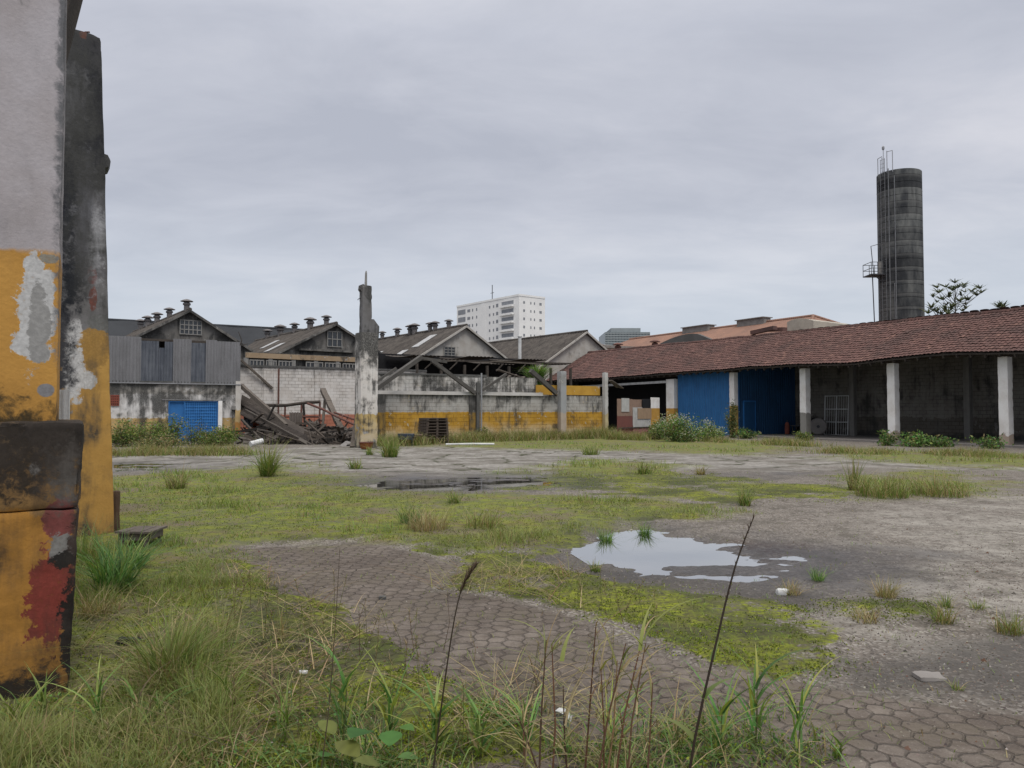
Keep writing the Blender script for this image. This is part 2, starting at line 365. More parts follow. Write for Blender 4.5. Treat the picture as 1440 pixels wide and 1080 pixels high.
def ground_z(P):
    x, y = P[:, 0], P[:, 1]
    z = (fbm(x*.35, y*.35, oct=4, seed=3)-.5)*.03+(fbm(x*2.2, y*2.2, oct=4, seed=5)-.5)*.022
    moss = zone(P, 'moss', .2, .5); gr = zone(P, 'grass', .3, .6)
    near = np.hypot(x, y) < 16
    z = z+moss*(.010+.022*fbm(x*9, y*9, oct=3, seed=9))*near+gr*(.012+.03*fbm(x*4, y*4, oct=3, seed=11))
    pool = zone(P, 'pool', .35, .45)
    isl = sst(fbm(x*1.1+4, y*2.4, oct=5, seed=23)+.04*sst(x, 1.9, 3.2)+.075*sst(y, 12, 13), .60, .69)
    z = z-pool*.05+pool*isl*.045+.012+sst(pool,.05,.4)*(fbm(x*5, y*9, oct=3, seed=25)-.5)*.036
    return z

def build_ground():
    def rows(a, b, k): return list(np.exp(np.arange(math.log(a), math.log(b), k)))
    r = np.array(rows(2.5, 5.2, .02)+rows(5.2, 22, .0042)+rows(22, 60, .008)+rows(60, 160, .03)+rows(160, 4200, .09))
    t = np.concatenate([np.linspace(-3, -1.05, 40)[:-1], np.linspace(-1.05, 1.05, 640), np.linspace(1.05, 3, 40)[1:]])
    Rr, T = np.meshgrid(r, t, indexing='ij'); P = np.stack([(Rr*T).ravel(), Rr.ravel()-3.0], 1)
    near = P[:, 1] < 75; z = np.zeros(len(P)); z[near] = ground_z(P[near]); fade = 1-sst(P[:, 1], 55, 74); z *= fade
    V = np.concatenate([P, z[:, None]], 1); nr, ntt = len(r), len(t); I = np.arange(nr*ntt).reshape(nr, ntt)
    Q = np.stack([I[:-1, :-1], I[:-1, 1:], I[1:, 1:], I[1:, :-1]], -1).reshape(-1, 4)
    m = NM('ground_material', .95, .25); o = m.pos
    A = {k: m.attr('m_'+k) for k in ('paver', 'moss', 'grass', 'pale', 'conc', 'wet', 'dark', 'bare', 'leafmud')}
    n1 = m.noise(o, .9, 6, .6); n2 = m.noise(o, 6, 6, .65); n3 = m.noise(o, 60, 4, .7); n4 = m.noise(o, 22, 5, .7)
    # asphalt and gravel
    st = m.vor(o, 55); sc = m.vor(o, 55, out=1)
    grav = m.mix(m.ss(n2, .3, .7), (.092,.079,.068), (.165,.145,.125))
    grav = m.mix(m.math('MULTIPLY', m.ss(m.sep(sc)[0], .55, .95), .55), grav, (.33,.31,.285))
    grav = m.mix(m.ss(m.sep(sc)[1], .75, .95, 0, .7), grav, (.035,.03,.028))
    grav = m.mix(m.ss(n4, .55, .75, 0, .6), grav, (.055,.048,.042)); grav = m.mix(m.ss(m.noise(o, 1.7, 6, .7), .48, .64, 0, .6), grav, (.07,.062,.05))
    pale = m.mix(n4, (.14,.13,.115), (.36,.34,.305))
    col = m.mix(m.math('MULTIPLY', A['pale'], m.ss(m.math('ADD', m.math('MULTIPLY', n1, .45), m.math('ADD', m.math('MULTIPLY', n2, .3), m.math('MULTIPLY', n4, .25))), .42, .62)), grav, pale)
    conc = m.mix(m.ss(n2, .35, .7), (.165,.155,.142), (.30,.287,.268)); conc = m.mix(m.ss(n1, .42, .62, 0, .8), conc, (.105,.095,.08)); conc = m.mix(m.ss(m.noise(m.map(o, scale=(.35,1.6,1)), 1.1, 6, .65), .5, .66, 0, .7), conc, (.085,.078,.062))
    cw = m.vm('ADD', o, m.vm('SCALE', m.vm('SUBTRACT', m.noise(o, 1.5, 4, out=1), (.5,.5,.5)), (0,0,0))); [setattr(x.inputs[3], 'default_value', .9) for x in m.nt.nodes if x.type == 'VECT_MATH' and x.operation == 'SCALE' and x.inputs[3].default_value == 1.0]
    crk = m.ss(m.vor(cw, .42, 'DISTANCE_TO_EDGE'), .012, .035, 1, 0); conc = m.mix(m.math('MULTIPLY', crk, m.ss(n1, .35, .55)), conc, (.04,.042,.022))
    col = m.mix(m.math('MULTIPLY', A['conc'], m.ss(n4, .2, .5, .5, 1)), col, conc)
    col = m.mix(m.math('MULTIPLY', A['dark'], m.ss(n2, .3, .6, .35, .85)), col, m.mix(n3, (.03,.028,.027), (.085,.078,.072)))
    # interlocking hexagonal pavers
    d2 = m.vm('SCALE', m.vm('SUBTRACT', m.noise(o, 5.5, 3, out=1), (.5,.5,.5)), (0,0,0)); d2.node.inputs[3].default_value = .12
    s = 1/.135
    u = m.map(m.vm('ADD', o, d2), scale=(s, s, 0), rot=(0, 0, R(34)))
    def cell(off):
        v = m.vm('DIVIDE', m.vm('ADD', u, off), (1, 1.7320508, 1)); f = m.vm('SUBTRACT', m.vm('FRACTION', v), (.5,.5,0))
        return m.vm('MULTIPLY', f, (1, 1.7320508, 0))
    ga, gb = cell((0,0,0)), cell((.5,.8660254,0))
    la, lb = m.vm('LENGTH', ga, out=1), m.vm('LENGTH', gb, out=1)
    gm = m.n('ShaderNodeMix', data_type='VECTOR'); m.L(m.math('LESS_THAN', lb, la), gm.inputs[0]); m.L(ga, gm.inputs[4]); m.L(gb, gm.inputs[5]); g = gm.outputs[1]
    ag = m.vm('ABSOLUTE', g); hx = m.math('MAXIMUM', m.vm('DOT_PRODUCT', ag, (.5,.8660254,0), out=1), m.sep(ag)[0])
    edge = m.math('SUBTRACT', .5, hx)
    wn = m.n('ShaderNodeTexWhiteNoise', noise_dimensions='3D'); m.L(m.vm('SNAP', m.vm('ADD', m.vm('SUBTRACT', u, g), (.01,.01,0)), (.25,.25,1)), wn.inputs[0])
    je = m.math('ADD', edge, m.math('MULTIPLY', m.math('SUBTRACT', n4, .5), .20))
    joint = m.math('MULTIPLY', m.ss(je, -.02, .06, 1, 0), m.ss(m.noise(o, 1.3, 6, .72), .40, .58, .05, .9))
    pv = m.mix(m.ss(m.math('ADD', m.math('MULTIPLY', n1, .5), m.math('MULTIPLY', n2, .5)), .38, .62), (.085,.069,.057), (.165,.141,.121)); pv = m.mix(m.ss(m.noise(o, 2.1, 6, .7), .5, .66, 0, .55), pv, (.06,.05,.043))
    pv = m.mix(m.math('MULTIPLY', wn.outputs[0], .42), pv, (.085,.07,.062)); pv = m.mix(m.ss(n3, .55, .72, 0, .5), pv, (.26,.235,.21)); pv = m.mix(m.ss(n4, .55, .8, 0, .6), pv, (.04,.036,.03))
    pv = m.mix(m.math('MULTIPLY', joint, m.ss(n2, .3, .6, .35, .9)), pv, (.03,.026,.02))
    pv = m.mix(m.ss(m.noise(o, 1.6, 8, .75, .4), .49, .57, 0, .85), pv, m.mix(n4, (.062,.05,.038), (.15,.128,.105)))
    col = m.mix(A['paver'], col, pv)
    jp = m.math('MULTIPLY', joint, A['paver'])
    # moss, thickest in the joints
    mn = m.math('ADD', m.math('MULTIPLY', n2, .5), m.math('MULTIPLY', n4, .5))
    mv = m.math('ADD', m.math('ADD', m.math('MULTIPLY', A['moss'], .60), m.math('MULTIPLY', jp, m.math('SUBTRACT', .5, m.math('MULTIPLY', A['bare'], .30)))), m.math('SUBTRACT', mn, .5))
    mv = m.math('SUBTRACT', mv, m.math('MULTIPLY', A['bare'], .18)); mv = m.math('SUBTRACT', mv, m.ss(m.noise(o, .55, 6, .65), .46, .60, 0, .22))
    mc = m.mix(m.ss(n1, .40, .60), (.065,.085,.016), (.195,.222,.014)); mc = m.mix(m.ss(n4, .36, .62), m.mix(.8, mc, (.03,.03,.014)), mc); mc = m.mix(m.ss(n2, .42, .62, .55, 0), mc, (.055,.048,.028))
    col = m.mix(m.ss(mv, .34, .5), col, mc)
    # thin soil and dead thatch under the grass
    so = m.mix(n4, (.045,.055,.016), (.15,.165,.05)); so = m.mix(m.ss(n1, .45, .65, 0, .45), so, (.155,.10,.045)); so = m.mix(m.ss(n2, .46, .6, 0, .65), so, (.16,.18,.02))
    so = m.mix(m.ss(m.noise(o, .7, 7, .7), .52, .62, 0, .8), so, m.mix(n4, (.075,.06,.042), (.17,.135,.095)))
    col = m.mix(m.math('MULTIPLY', A['grass'], m.ss(mn, .34, .5)), col, so)
    col = m.mix(m.math('MULTIPLY', A['leafmud'], m.ss(n4, .45, .52)), col, (.045,.02,.012))
    wet = m.math('MULTIPLY', A['wet'], m.ss(n2, .2, .5, .75, 1))
    col = m.mix(wet, col, m.mix(1, col, (.36,.35,.36), 'MULTIPLY'))
    m.L(m.math('SUBTRACT', .95, m.math('MULTIPLY', wet, .62)), m.b.inputs['Roughness'])
    h = m.math('ADD', m.math('MULTIPLY', n4, .5), m.math('MULTIPLY', st, m.math('SUBTRACT', .25, m.math('MULTIPLY', A['conc'], .2))))
    h = m.math('ADD', h, m.math('MULTIPLY', m.math('MULTIPLY', m.ss(edge, .0, .10), A['paver']), 1.3))
    m.bump(h, .014, .9); mat = m.col(col)
    me = npmesh('ground', V, Q, mat)
    for k in A:
        a = np.zeros(len(P)); soft, rag = {'paver': (.08, .18), 'bare': (.4, .5), 'wet': (.9, .8), 'moss': (.25, .55)}.get(k, (.4, .7))
        a[near] = zone(P[near], k, soft, rag); at_ = me.attributes.new('m_'+k, 'FLOAT', 'POINT'); at_.data.foreach_set('value', a.astype(np.float32))
    o_ = bpy.data.objects.new('ground', me); COL.objects.link(o_)
    tag(o_, 'derelict yard floor of pavers, asphalt, moss and broken concrete', 'ground', kind='structure')
build_ground()

def build_pools():
    m = NM('puddle_water', .03, .5); m.nt.nodes.remove(m.b); tr = m.n('ShaderNodeBsdfTransparent'); tr.inputs[0].default_value = (.55,.5,.43,1)
    gl = m.n('ShaderNodeBsdfGlossy'); gl.inputs['Roughness'].default_value = .02; fr = m.n('ShaderNodeMapRange'); lw = m.n('ShaderNodeLayerWeight'); m.nt.links.new(lw.outputs['Facing'], fr.inputs[0]); fr.inputs[1].default_value = 0; fr.inputs[2].default_value = .85; fr.inputs[3].default_value = .12; fr.inputs[4].default_value = .84; ms = m.n('ShaderNodeMixShader')
    bp = m.n('ShaderNodeBump'); m.L(m.noise(m.pos, 6, 2), bp.inputs['Height']); bp.inputs['Distance'].default_value = .002; bp.inputs['Strength'].default_value = .1; m.L(bp.outputs[0], gl.inputs['Normal'])
    for a, b in ((fr.outputs[0], ms.inputs[0]), (tr.outputs[0], ms.inputs[1]), (gl.outputs[0], ms.inputs[2]), (ms.outputs[0], m.out.inputs[0])): m.nt.links.new(a, b)
    mat = m.m
    for nm, pg, lb in (('puddle', ZONES['wet'][0], 'large shallow rain puddle reflecting the sky in the middle of the yard'),
                   ('puddle', ZONES['wet'][1], 'long narrow puddle beyond the grass reflecting the far wall'),
                   ('puddle', ZONES['wet'][2], 'small dark puddle on the concrete near the left annex')):
        c = pg.mean(0); mb = MB(); mb.add([(x, y, 0) for x, y in pg], [tuple(range(len(pg)))])
        o = solo(nm, lb, 'puddle', mb, mat, (0, 0, 0), yard=False, kind='structure'); o.location.z = .003
        if o.data.polygons[0].normal.z < 0: o.data.flip_normals()
build_pools()

# ------------------------------------------------------------------ materials
M = {}
OCH = (.40,.225,.045); WHT = (.50,.485,.47); CON = (.20,.195,.185)
M['dark_timber'] = plain('dark_timber', (.06,.05,.042), (.022,.019,.017), 4)
M['grey_timber'] = plain('grey_timber', (.115,.098,.083), (.05,.042,.036), 5, streak=9)
M['brown_timber'] = plain('brown_timber', (.10,.066,.045), (.05,.034,.025), 5)
M['black'] = plain('jet', (.012,.012,.014), (.006,.006,.007), 2)  # black for tyres and wire, and for sheets standing in for shade
M['concrete'] = plain('concrete', (.24,.235,.225), (.09,.088,.083), 1.6, streak=5, bump=.5)
M['dark_concrete'] = plain('dark_concrete', (.10,.10,.098), (.03,.03,.03), 1.2, streak=4, bump=.5, dirt=.6)
M['rust'] = plain('rust', (.20,.068,.022), (.07,.028,.014), 4)
M['rust_pipe'] = plain('rust_pipe', (.13,.06,.048), (.045,.03,.026), 5)
M['steel'] = plain('galvanised_steel', (.26,.265,.28), (.14,.14,.15), 3, .55)
M['dark_steel'] = plain('dark_steel', (.05,.052,.058), (.025,.026,.03), 3, .6)
M['white_metal'] = plain('white_metal', (.55,.56,.56), (.3,.3,.3), 3, .6)
M['blue'] = plain('blue_paint', (.024,.13,.325), (.013,.065,.17), 2, .6, streak=6, dirt=.45)
M['blue_bright'] = plain('bright_blue_paint', (.025,.14,.38), (.016,.085,.23), 3, .6, streak=7, dirt=.5)
M['asbestos'] = plain('asbestos_sheet', (.185,.185,.195), (.12,.12,.125), .9, .95, streak=7, bump=.3, dirt=.7)
M['smoked'] = plain('smoked_sheet', (.062,.07,.088), (.20,.215,.24), 1.4, .55, streak=6, bump=.2, dirt=.45)
M['roof_sheet'] = plain('weathered_roof_sheet', (.088,.078,.07), (.022,.02,.02), .9, .95, streak=3, bump=.3, dirt=.75)
M['debris_sheet'] = plain('debris_sheet', (.105,.09,.08), (.045,.038,.034), 2, .95, bump=.5)
M['grey_ply'] = plain('grey_ply', (.22,.21,.2), (.1,.095,.09), 3)
M['dark_glass'] = plain('dark_glass', (.02,.023,.028), (.04,.045,.055), 2, .15, bump=0, spec=.6)
M['skylight'] = plain('skylight_sheet', (.38,.385,.39), (.2,.2,.2), 3, .5, bump=0)
M['gable'] = painted('gable_plaster', [(-9, (.17,.165,.155)), (6.0, (.155,.15,.143))], mould=.74, mw=.13, mscale=.75, peel=.42, peelcol=(.25,.245,.235), mcol=(.02,.02,.02), seed=1, base=0)
M['gable_pale'] = painted('gable_plaster_pale', [(-9, (.40,.385,.36))], mould=.56, mw=.16, mscale=.8, peel=.32, peelcol=(.40,.39,.375), seed=2, base=0)
M['white_block'] = painted('white_block', [(-9, (.42,.175,.12)), (1.36, (.60,.58,.56))], mould=.46, mw=.34, peel=.1, brick=(.40,.2), seed=3, edge=.05, top=(3.3, 4.2, .22), mcol=(.06,.057,.053))
M['yard_wall'] = painted('yard_wall', [(-9, (.47,.27,.04)), (1.52, (.40,.39,.37)), (2.5, (.55,.54,.52))], mould=.66, mw=.17, peel=.36, brick=(.40,.2), seed=4, edge=.09, top=(1.3, 2.45, .085), base=.05, mscale=1.1, peelcol=(.46,.41,.30), salt=(1.1, (.47,.40,.28), .8))
M['pilaster'] = painted('pilaster', salt=(.9, (.40,.30,.2), .6), bands=[(-9, (.50,.29,.07)), (1.75, (.78,.77,.75))], mould=.22, peel=.12, seed=5, edge=.03, base=.1)
M['column'] = painted('white_column', [(-9, (.40,.33,.27)), (.55, (.78,.77,.755))], mould=.12, peel=.1, seed=6, edge=.5, base=.08)
M['column_bare'] = painted('white_column_bare', [(-9, (.24,.235,.22)), (1.45, (.77,.765,.755))], mould=.18, peel=.1, seed=7, edge=.3, base=.08)
M['column_ochre'] = painted('white_column_ochre', [(-9, (.44,.29,.09)), (1.9, (.78,.77,.755))], mould=.25, peel=.1, seed=8, edge=.02, base=.2)
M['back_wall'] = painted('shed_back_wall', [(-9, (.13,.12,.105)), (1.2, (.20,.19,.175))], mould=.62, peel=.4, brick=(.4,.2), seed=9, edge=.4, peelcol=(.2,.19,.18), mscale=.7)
M['annex_wall'] = painted('annex_wall', [(-9, (.48,.34,.15)), (1.22, (.62,.61,.6)), (2.42, (.36,.345,.32))], mould=.80, mw=.16, peel=.45, seed=10, edge=.15, mscale=.9, top=(1.1,2.1,.05), peelcol=(.5,.49,.47))
M['annex_pier'] = painted('annex_pier', [(-9, (.42,.22,.07)), (1.0, (.50,.37,.19)), (1.6, (.52,.50,.47))], mould=.3, peel=.4, seed=12, edge=.4)
M['freestanding'] = painted('freestanding_pillar', salt=(1.3, (.47,.43,.36), .7), bands=[(-9, (.46,.34,.14)), (1.45, (.60,.58,.55))], mould=.74, mw=.16, peel=.5, seed=13, edge=.25, mscale=1.9, top=(3.0, 5.6, .28), base=.12, peelcol=(.33,.32,.30))
M['pillar_dark'] = painted('sooty_pillar', [(-9, (.15,.148,.15))], mould=.75, peel=.2, seed=14, base=0)

def corr(pitch, amp): return lambda u: amp*math.sin(2*math.pi*u/pitch)
def corr_sheet(mb, o, du, dv, pitch=.16, amp=.022, nv=2, per=6, sag=0, thick=.01):
    """a corrugated sheet: waves run along du, ridges along dv"""
    L = Vector(du).length; n = max(6, int(L/pitch*per))
    return mb.sheet(o, du, dv, n, nv, lambda u, v: amp*math.sin(2*math.pi*u*L/pitch)+sag*math.sin(math.pi*v), thick)

# ------------------------------------------------------------------ gabled halls behind the yard
QG = 55.0; HROT = R(7)
def vent(mb, c, s=1.0):
    mb.lathe(c, [(.30*s,-.35*s),(.30*s,.28*s),(.42*s,.34*s),(.40*s,.50*s),(.26*s,.62*s)], 12)
    mb.lathe((c[0], c[1], c[2]+.66*s), [(.22*s,0),(.66*s,.04*s),(.66*s,.09*s),(.3*s,.26*s),(.05*s,.32*s)], 14)
def lattice(root, x0, x1, z0, z1, q, nx, nz, mat_frame, name='window', parent=None, label=None, bar=.06):
    g = MB().box(x0, x1, q-.02, q+.02, z0, z1); w = part(root, name, g, M['dark_glass'], parent, label=label)
    if parent: tgt = parent
    f = MB(); yb = q-.075
    for i in range(nx+1):
        x = x0+(x1-x0)*i/nx; f.box(x-bar/2, x+bar/2, yb, q-.021, z0-bar/2, z1+bar/2)
    for i in range(nz+1):
        z = z0+(z1-z0)*i/nz; f.box(x0-bar/2, x1+bar/2, yb-.004, q-.021, z-bar/2, z+bar/2)
    part(root, 'window_frame', f, mat_frame, w if not parent else parent)
    return w
def gabled_hall(pc, apex, half, eave, label, gm, vents, length=34, win=None, sky=(), vs=.72):
    t = thing('gabled_hall', label, 'warehouse', (pc, QG, 0), group='gabled halls behind the yard'); t.rotation_euler.z = R(30)+HROT; A0 = y2w(pc, QG)
    g = MB().prism([(pc-half, QG, -.2), (pc+half, QG, -.2), (pc+half, QG, eave), (pc, QG, apex-.12), (pc-half, QG, eave)], (0, .3, 0))
    g.box(pc-half, pc-half+.3, QG+.3, QG+length, -.2, eave-.05); g.box(pc+half-.3, pc+half, QG+.3, QG+length, -.2, eave-.05)
    part(t, 'gable_wall', g, gm)
    rf = MB(); sl = (apex-eave)/half
    for sg in (-1, 1):
        ov = .35; a = Vector((pc, QG-.28, apex)); du = Vector((0, length, 0)); dv = Vector((sg*(half+ov), 0, -sl*(half+ov)))
        if sg > 0: rf.sheet(a, dv, du, 8, int(length/.34)*4, lambda u, v: .05*math.sin(2*math.pi*v*length/.34)+.03*vnoise(np.array(u*3), np.array(v*20)), .05)
        else: rf.sheet(a, du, dv, int(length/.34)*4, 8, lambda u, v: .05*math.sin(2*math.pi*u*length/.34)+.03*vnoise(np.array(v*3), np.array(u*20)), .05)
    roof = part(t, 'roof', rf, M['roof_sheet'])
    rc = MB().tube([(pc, QG-.35, apex+.03), (pc, QG+length, apex+.03)], .13, 8); part(t, 'ridge_cap', rc, M['roof_sheet'], roof)
    fb = MB()
    for sg in (-1, 1): fb.beam((pc, QG-.33, apex-.06), (pc+sg*(half+.3), QG-.33, apex-.06-sl*(half+.3)), .08, .15)
    part(t, 'bargeboard', fb, gm, roof)
    for px in vents:                                  # along the ridge, by bearing
        r = (px-720)/F; an = R(30)+HROT; dq = max(.45, (A0.x-r*A0.y)/(math.sin(an)+r*math.cos(an))); v = MB(); vent(v, (pc+random.uniform(-.06,.06), QG+dq, apex+.2), vs*random.uniform(.82,1.12)); part(t, 'ridge_vent', v, M['vent'], smooth=True)
    for q0, q1, f0, f1 in sky:                        # pale translucent strips in the left slope
        s_ = MB(); a = Vector((pc-half*f0, QG+q0, apex-sl*half*f0+.10)); b = Vector((pc-half*f1, QG+q0, apex-sl*half*f1+.10))
        s_.add([a, b, b+Vector((0,q1-q0,0)), a+Vector((0,q1-q0,0)), a-Vector((0,0,.03)), b-Vector((0,0,.03)), b+Vector((0,q1-q0,-.03)), a+Vector((0,q1-q0,-.03))],
               [(0,3,2,1),(4,5,6,7),(0,1,5,4),(1,2,6,5),(2,3,7,6),(3,0,4,7)])
        part(t, 'skylight', s_, M['skylight'], roof)
    if win:
        x0, x1, z0, z1, nx, nz = win; lattice(t, x0, x1, z0, z1, QG-.02, nx, nz, M['concrete'])
    return t
M['vent'] = plain('vent_clay', (.155,.145,.145), (.06,.058,.06), 3)
def W2(pxa, pya, pxb, pyb): a = onq(pxa, pya, QG); b = onq(pxb, pyb, QG); return a[0], b[0], b[1], a[1]
h1 = gabled_hall(6.6, 8.35, 5.0, 5.35, 'leftmost gabled hall, sooty gable with white barred window above the grey sheeted annex', M['gable'], (262, 236, 219, 207, 197), length=18, win=W2(251,450,282,471)+(5,3))
h2 = gabled_hall(16.6, 8.0, 5.2, 5.2, 'second gabled hall with small dark window and cream beam over the collapsed lean-to', M['gable'], (459, 435.5, 414, 393, 375), length=18, win=W2(459,466,480,488)+(3,2), sky=((3,4,.5,.75),(7,8,.3,.55)))
h3 = gabled_hall(27.3, 8.45, 5.2, 5.3, 'third gabled hall, tall pale gable and skylight strips, just left of the white tower', M['gable_pale'], (630, 611, 605, 583, 577, 558, 537), win=W2(622,488,638,504)+(3,4),
     sky=((2.5,3.6,.2,.55),(3.4,4.4,.62,.9),(8.5,9.6,.55,.75),(11,12,.85,.98),(15,16,.3,.5)))
h4 = gabled_hall(39.2, 8.6, 5.4, 5.3, 'right gabled hall with plain pale gable end next to the red tiled shed roof', M['gable_pale'], (), vs=.7)
def hall2_extras():
    t = h2
    # cream beam, clerestory lattice and small attached cornice
    a, za = onq(336, 500, QG-1.2); b, zb = onq(499, 500, QG-1.2)
    part(t, 'cornice_beam', MB().box(a, b, QG-1.6, QG-1.3, za-.2, za+.14), M['cream'])
    for i in range(6): x = a+(b-a)*i/5; part(t, 'clerestory_post', MB().box(x-.14, x+.14, QG-1.56, QG-1.32, 3.8, za-.201), M['concrete'])
    for x0, x1 in ((342,362),(366,380),(384,404),(424,448),(452,474),(478,497)):
        p0, p1 = onq(x0, 513, QG-1.5)[0], onq(x1, 513, QG-1.5)[0]
        lattice(t, p0, p1, za-1.25, za-.35, QG-1.5, 4, 2, M['concrete'], name='clerestory_window', bar=.07)
    part(t, 'apron_wall', MB().box(a, b, QG-1.29, QG-1.2, 3.2, za+.2), M['gable'])
    # cornice ledge on the gable
    p0, p1 = onq(418, 492, QG-.3)[0], onq(499, 492, QG-.3)[0]; z = onq(440, 492, QG-.3)[1]
    part(t, 'cornice', MB().box(p0, p1, QG-.5, QG-.01, z-.10, z+.04), M['gable'])
M['cream'] = painted('cream_beam', [(-9, (.32,.24,.16))], mould=.55, peel=.4, seed=15, base=0)
hall2_extras()
def long_hall():
    """the dark hall whose ridge runs behind the gables"""
    t = thing('long_hall', 'long dark roofed hall stretching behind the two left gabled halls', 'warehouse', (0, 80, 0)); q = 76.0; z = 9.6
    rf = MB(); p0, p1 = -40, 20.5
    rf.sheet((p0, q, z), (p1-p0, 0, 0), (0, -8, -3.6), 160, 4, lambda u, v: .03*math.sin(u*900), .06); rf.sheet((p1, q, z), (p0-p1, 0, 0), (0, 8, -3.6), 60, 3, lambda u, v: .0, .06)
    part(t, 'roof', rf, M['long_roof'])
    part(t, 'wall', MB().box(p0+.5, p1-.5, q-7.2, q-7, -.2, z-3.4).box(p0+.5, p1-.5, q+7, q+7.2, -.2, z-3.4), M['gable'])
    part(t, 'ridge_cap', MB().tube([(p0, q, z+.03), (p1, q, z+.03)], .15, 8), M['long_roof'])
M['long_roof'] = plain('dark_roof', (.03,.033,.038), (.018,.02,.024), .5, .95, dirt=.5)
long_hall()

# ------------------------------------------------------------------ left annex with grey sheeting and blue gate
QA = 41.8
def annex():
    t = thing('annex_building', 'two storey annex clad above in grey corrugated sheets with a blue gate below', 'building', (-1, QA, 0))
    pr = onq(337, 560, QA)[0]; pl = -7.0; zl = onq(300, 541, QA)[1]; zt = 5.2
    g0, g1 = onq(237, 563, QA)[0], onq(308, 563, QA)[0]; gz = onq(270, 564, QA)[1]
    w = MB().box(pl, g0, QA, QA+.25, -.1, zl+.25).box(g0, g1, QA, QA+.25, gz, zl+.25).box(g1, pr-.22, QA, QA+.25, -.1, zl+.25)
    w.box(pr-.25, pr, QA+.26, QG-.4, -.1, zt-.15); part(t, 'wall', w, M['annex_wall'])
    part(t, 'corner_pier', MB().box(pr-.22, pr+.04, QA-.1, QA+.255, -.1, zl+.2), M['annex_pier'])
    part(t, 'lintel_beam', MB().box(pl, pr+.03, QA-.06, QA-.003, zl-.02, zl+.14), M['dark_concrete'])
    part(t, 'roof', MB().prism([(pl, QA+.1, zt-.1), (pl, QG-.45, zt-.5), (pl, QG-.45, zt-.42), (pl, QA+.1, zt)], (pr-pl, 0, 0)), M['roof_sheet'])
    part(t, 'stud_frame', MB().box(pl, pr, QA+.02, QA+.12, zl+.3, zl+.42).box(pl, pr, QA+.02, QA+.12, 4.2, 4.32).box(pl, pr, QA+.02, QA+.12, zt-.12, zt-.02), M['dark_timber'])
    segs = [(-40,100,'g',472),(100,197,'g',473),(197,222,'d',476),(223,231,'d',482),(231,243,'d',478),(243,268,'g',477),(268,289,'d',479),(289,304,'g',479),(304,337,'g',481)]
    for i, (x0, x1, k, yt) in enumerate(segs):
        a, b = onq(x0, 500, QA)[0], onq(x1, 500, QA)[0]; top = zt+.05-.02*(i % 3) if k == 'g' else zt-.12-(.35 if x1 == 231 else 0); off = -.07 if k == 'g' else -.04
        mb = corr_sheet(MB(), (a-.02, QA+off, zl+.02+.03*(i % 2)), (b-a+.03, 0, 0), (0, .0, top-zl-.03), .15, .02, 4)
        part(t, 'corrugated_panel', mb, M['asbestos' if k == 'g' else 'smoked'], label=None if k == 'g' else 'smoky streaked translucent sheet')
    part(t, 'flashing', MB().box(pl, pr+.05, QA-.13, QA-.1, zl-.0, zl+.05), M['steel'])
    gate = part(t, 'gate', MB().box(g0+.05, g1-.08, QA+.10, QA+.14, .02, gz-.03), M['blue_bright'])
    mid = g0+(g1-g0)*.30; f = MB()
    f.box(g0+.0, g0+.06, QA+.02, QA+.10, 0, gz).box(g1-.10, g1-.04, QA+.02, QA+.10, 0, gz).box(g0+.061, g1-.101, QA+.02, QA+.10, gz-.06, gz-.001).box(mid, mid+.05, QA+.025, QA+.099, 0, gz-.062)
    part(t, 'gate_frame', f, M['blue_bright'], gate)
    gr = MB(); n = 15
    for i in range(n): x = mid+.08+(g1-.14-mid-.08)*i/(n-1); gr.box(x-.012, x+.012, QA+.045, QA+.06, .02, gz-.065)
    for i in range(13): z = .08+(gz-.2)*i/12; gr.box(mid+.05, g1-.1, QA+.062, QA+.08, z-.012, z+.012)
    part(t, 'grille', gr, M['blue_light'], gate)
    part(t, 'door_jamb', MB().box(g1-.035, g1+.16, QA-.05, QA-.004, 0, gz+.02), M['column'])
    a, z1 = onq(156, 556, QA); b, z0 = onq(167, 570, QA); vb = MB().box(a, b, QA-.03, QA-.003, z0, z1)
    v = part(t, 'vent_brick', vb, M['black']); g = MB()
    for i in range(5): x = a+(b-a)*i/4; g.box(x-.025, x+.025, QA-.06, QA-.031, z0, z1)
    for i in range(5): z = z0+(z1-z0)*i/4; g.box(a-.02, b+.02, QA-.064, QA-.031, z-.025, z+.025)
    part(t, 'vent_grid', g, M['redbrick'], v)
    a, z1 = onq(326, 571, QA); b, z0 = onq(331, 576, QA); part(t, 'meter_box', MB().box(a, b, QA-.12, QA-.003, z0, z1), M['grey_ply'])
    part(t, 'conduit', MB().tube([(g0-.3, QA-.03, gz+.05), (g1+.3, QA-.03, gz+.05)], .015, 6), M['steel'])
    # broken brace and bare stub sticking out at the corner
    part(t, 'broken_bracket', MB().tube([(pr-.05, QA, 4.9), (pr+.05, QA-.1, 5.3), (pr-.12, QA-.1, 5.75)], [.03,.025,.015], 6).tube([(pr, QA, 5.0), (pr+.4, QA, 5.15)], .02, 6), M['dark_timber'])
M['blue_light'] = plain('pale_blue_paint', (.045,.21,.52), (.025,.13,.36), 3, .6)
M['redbrick'] = plain('red_brick', (.22,.065,.045), (.11,.04,.03), 4)
annex()

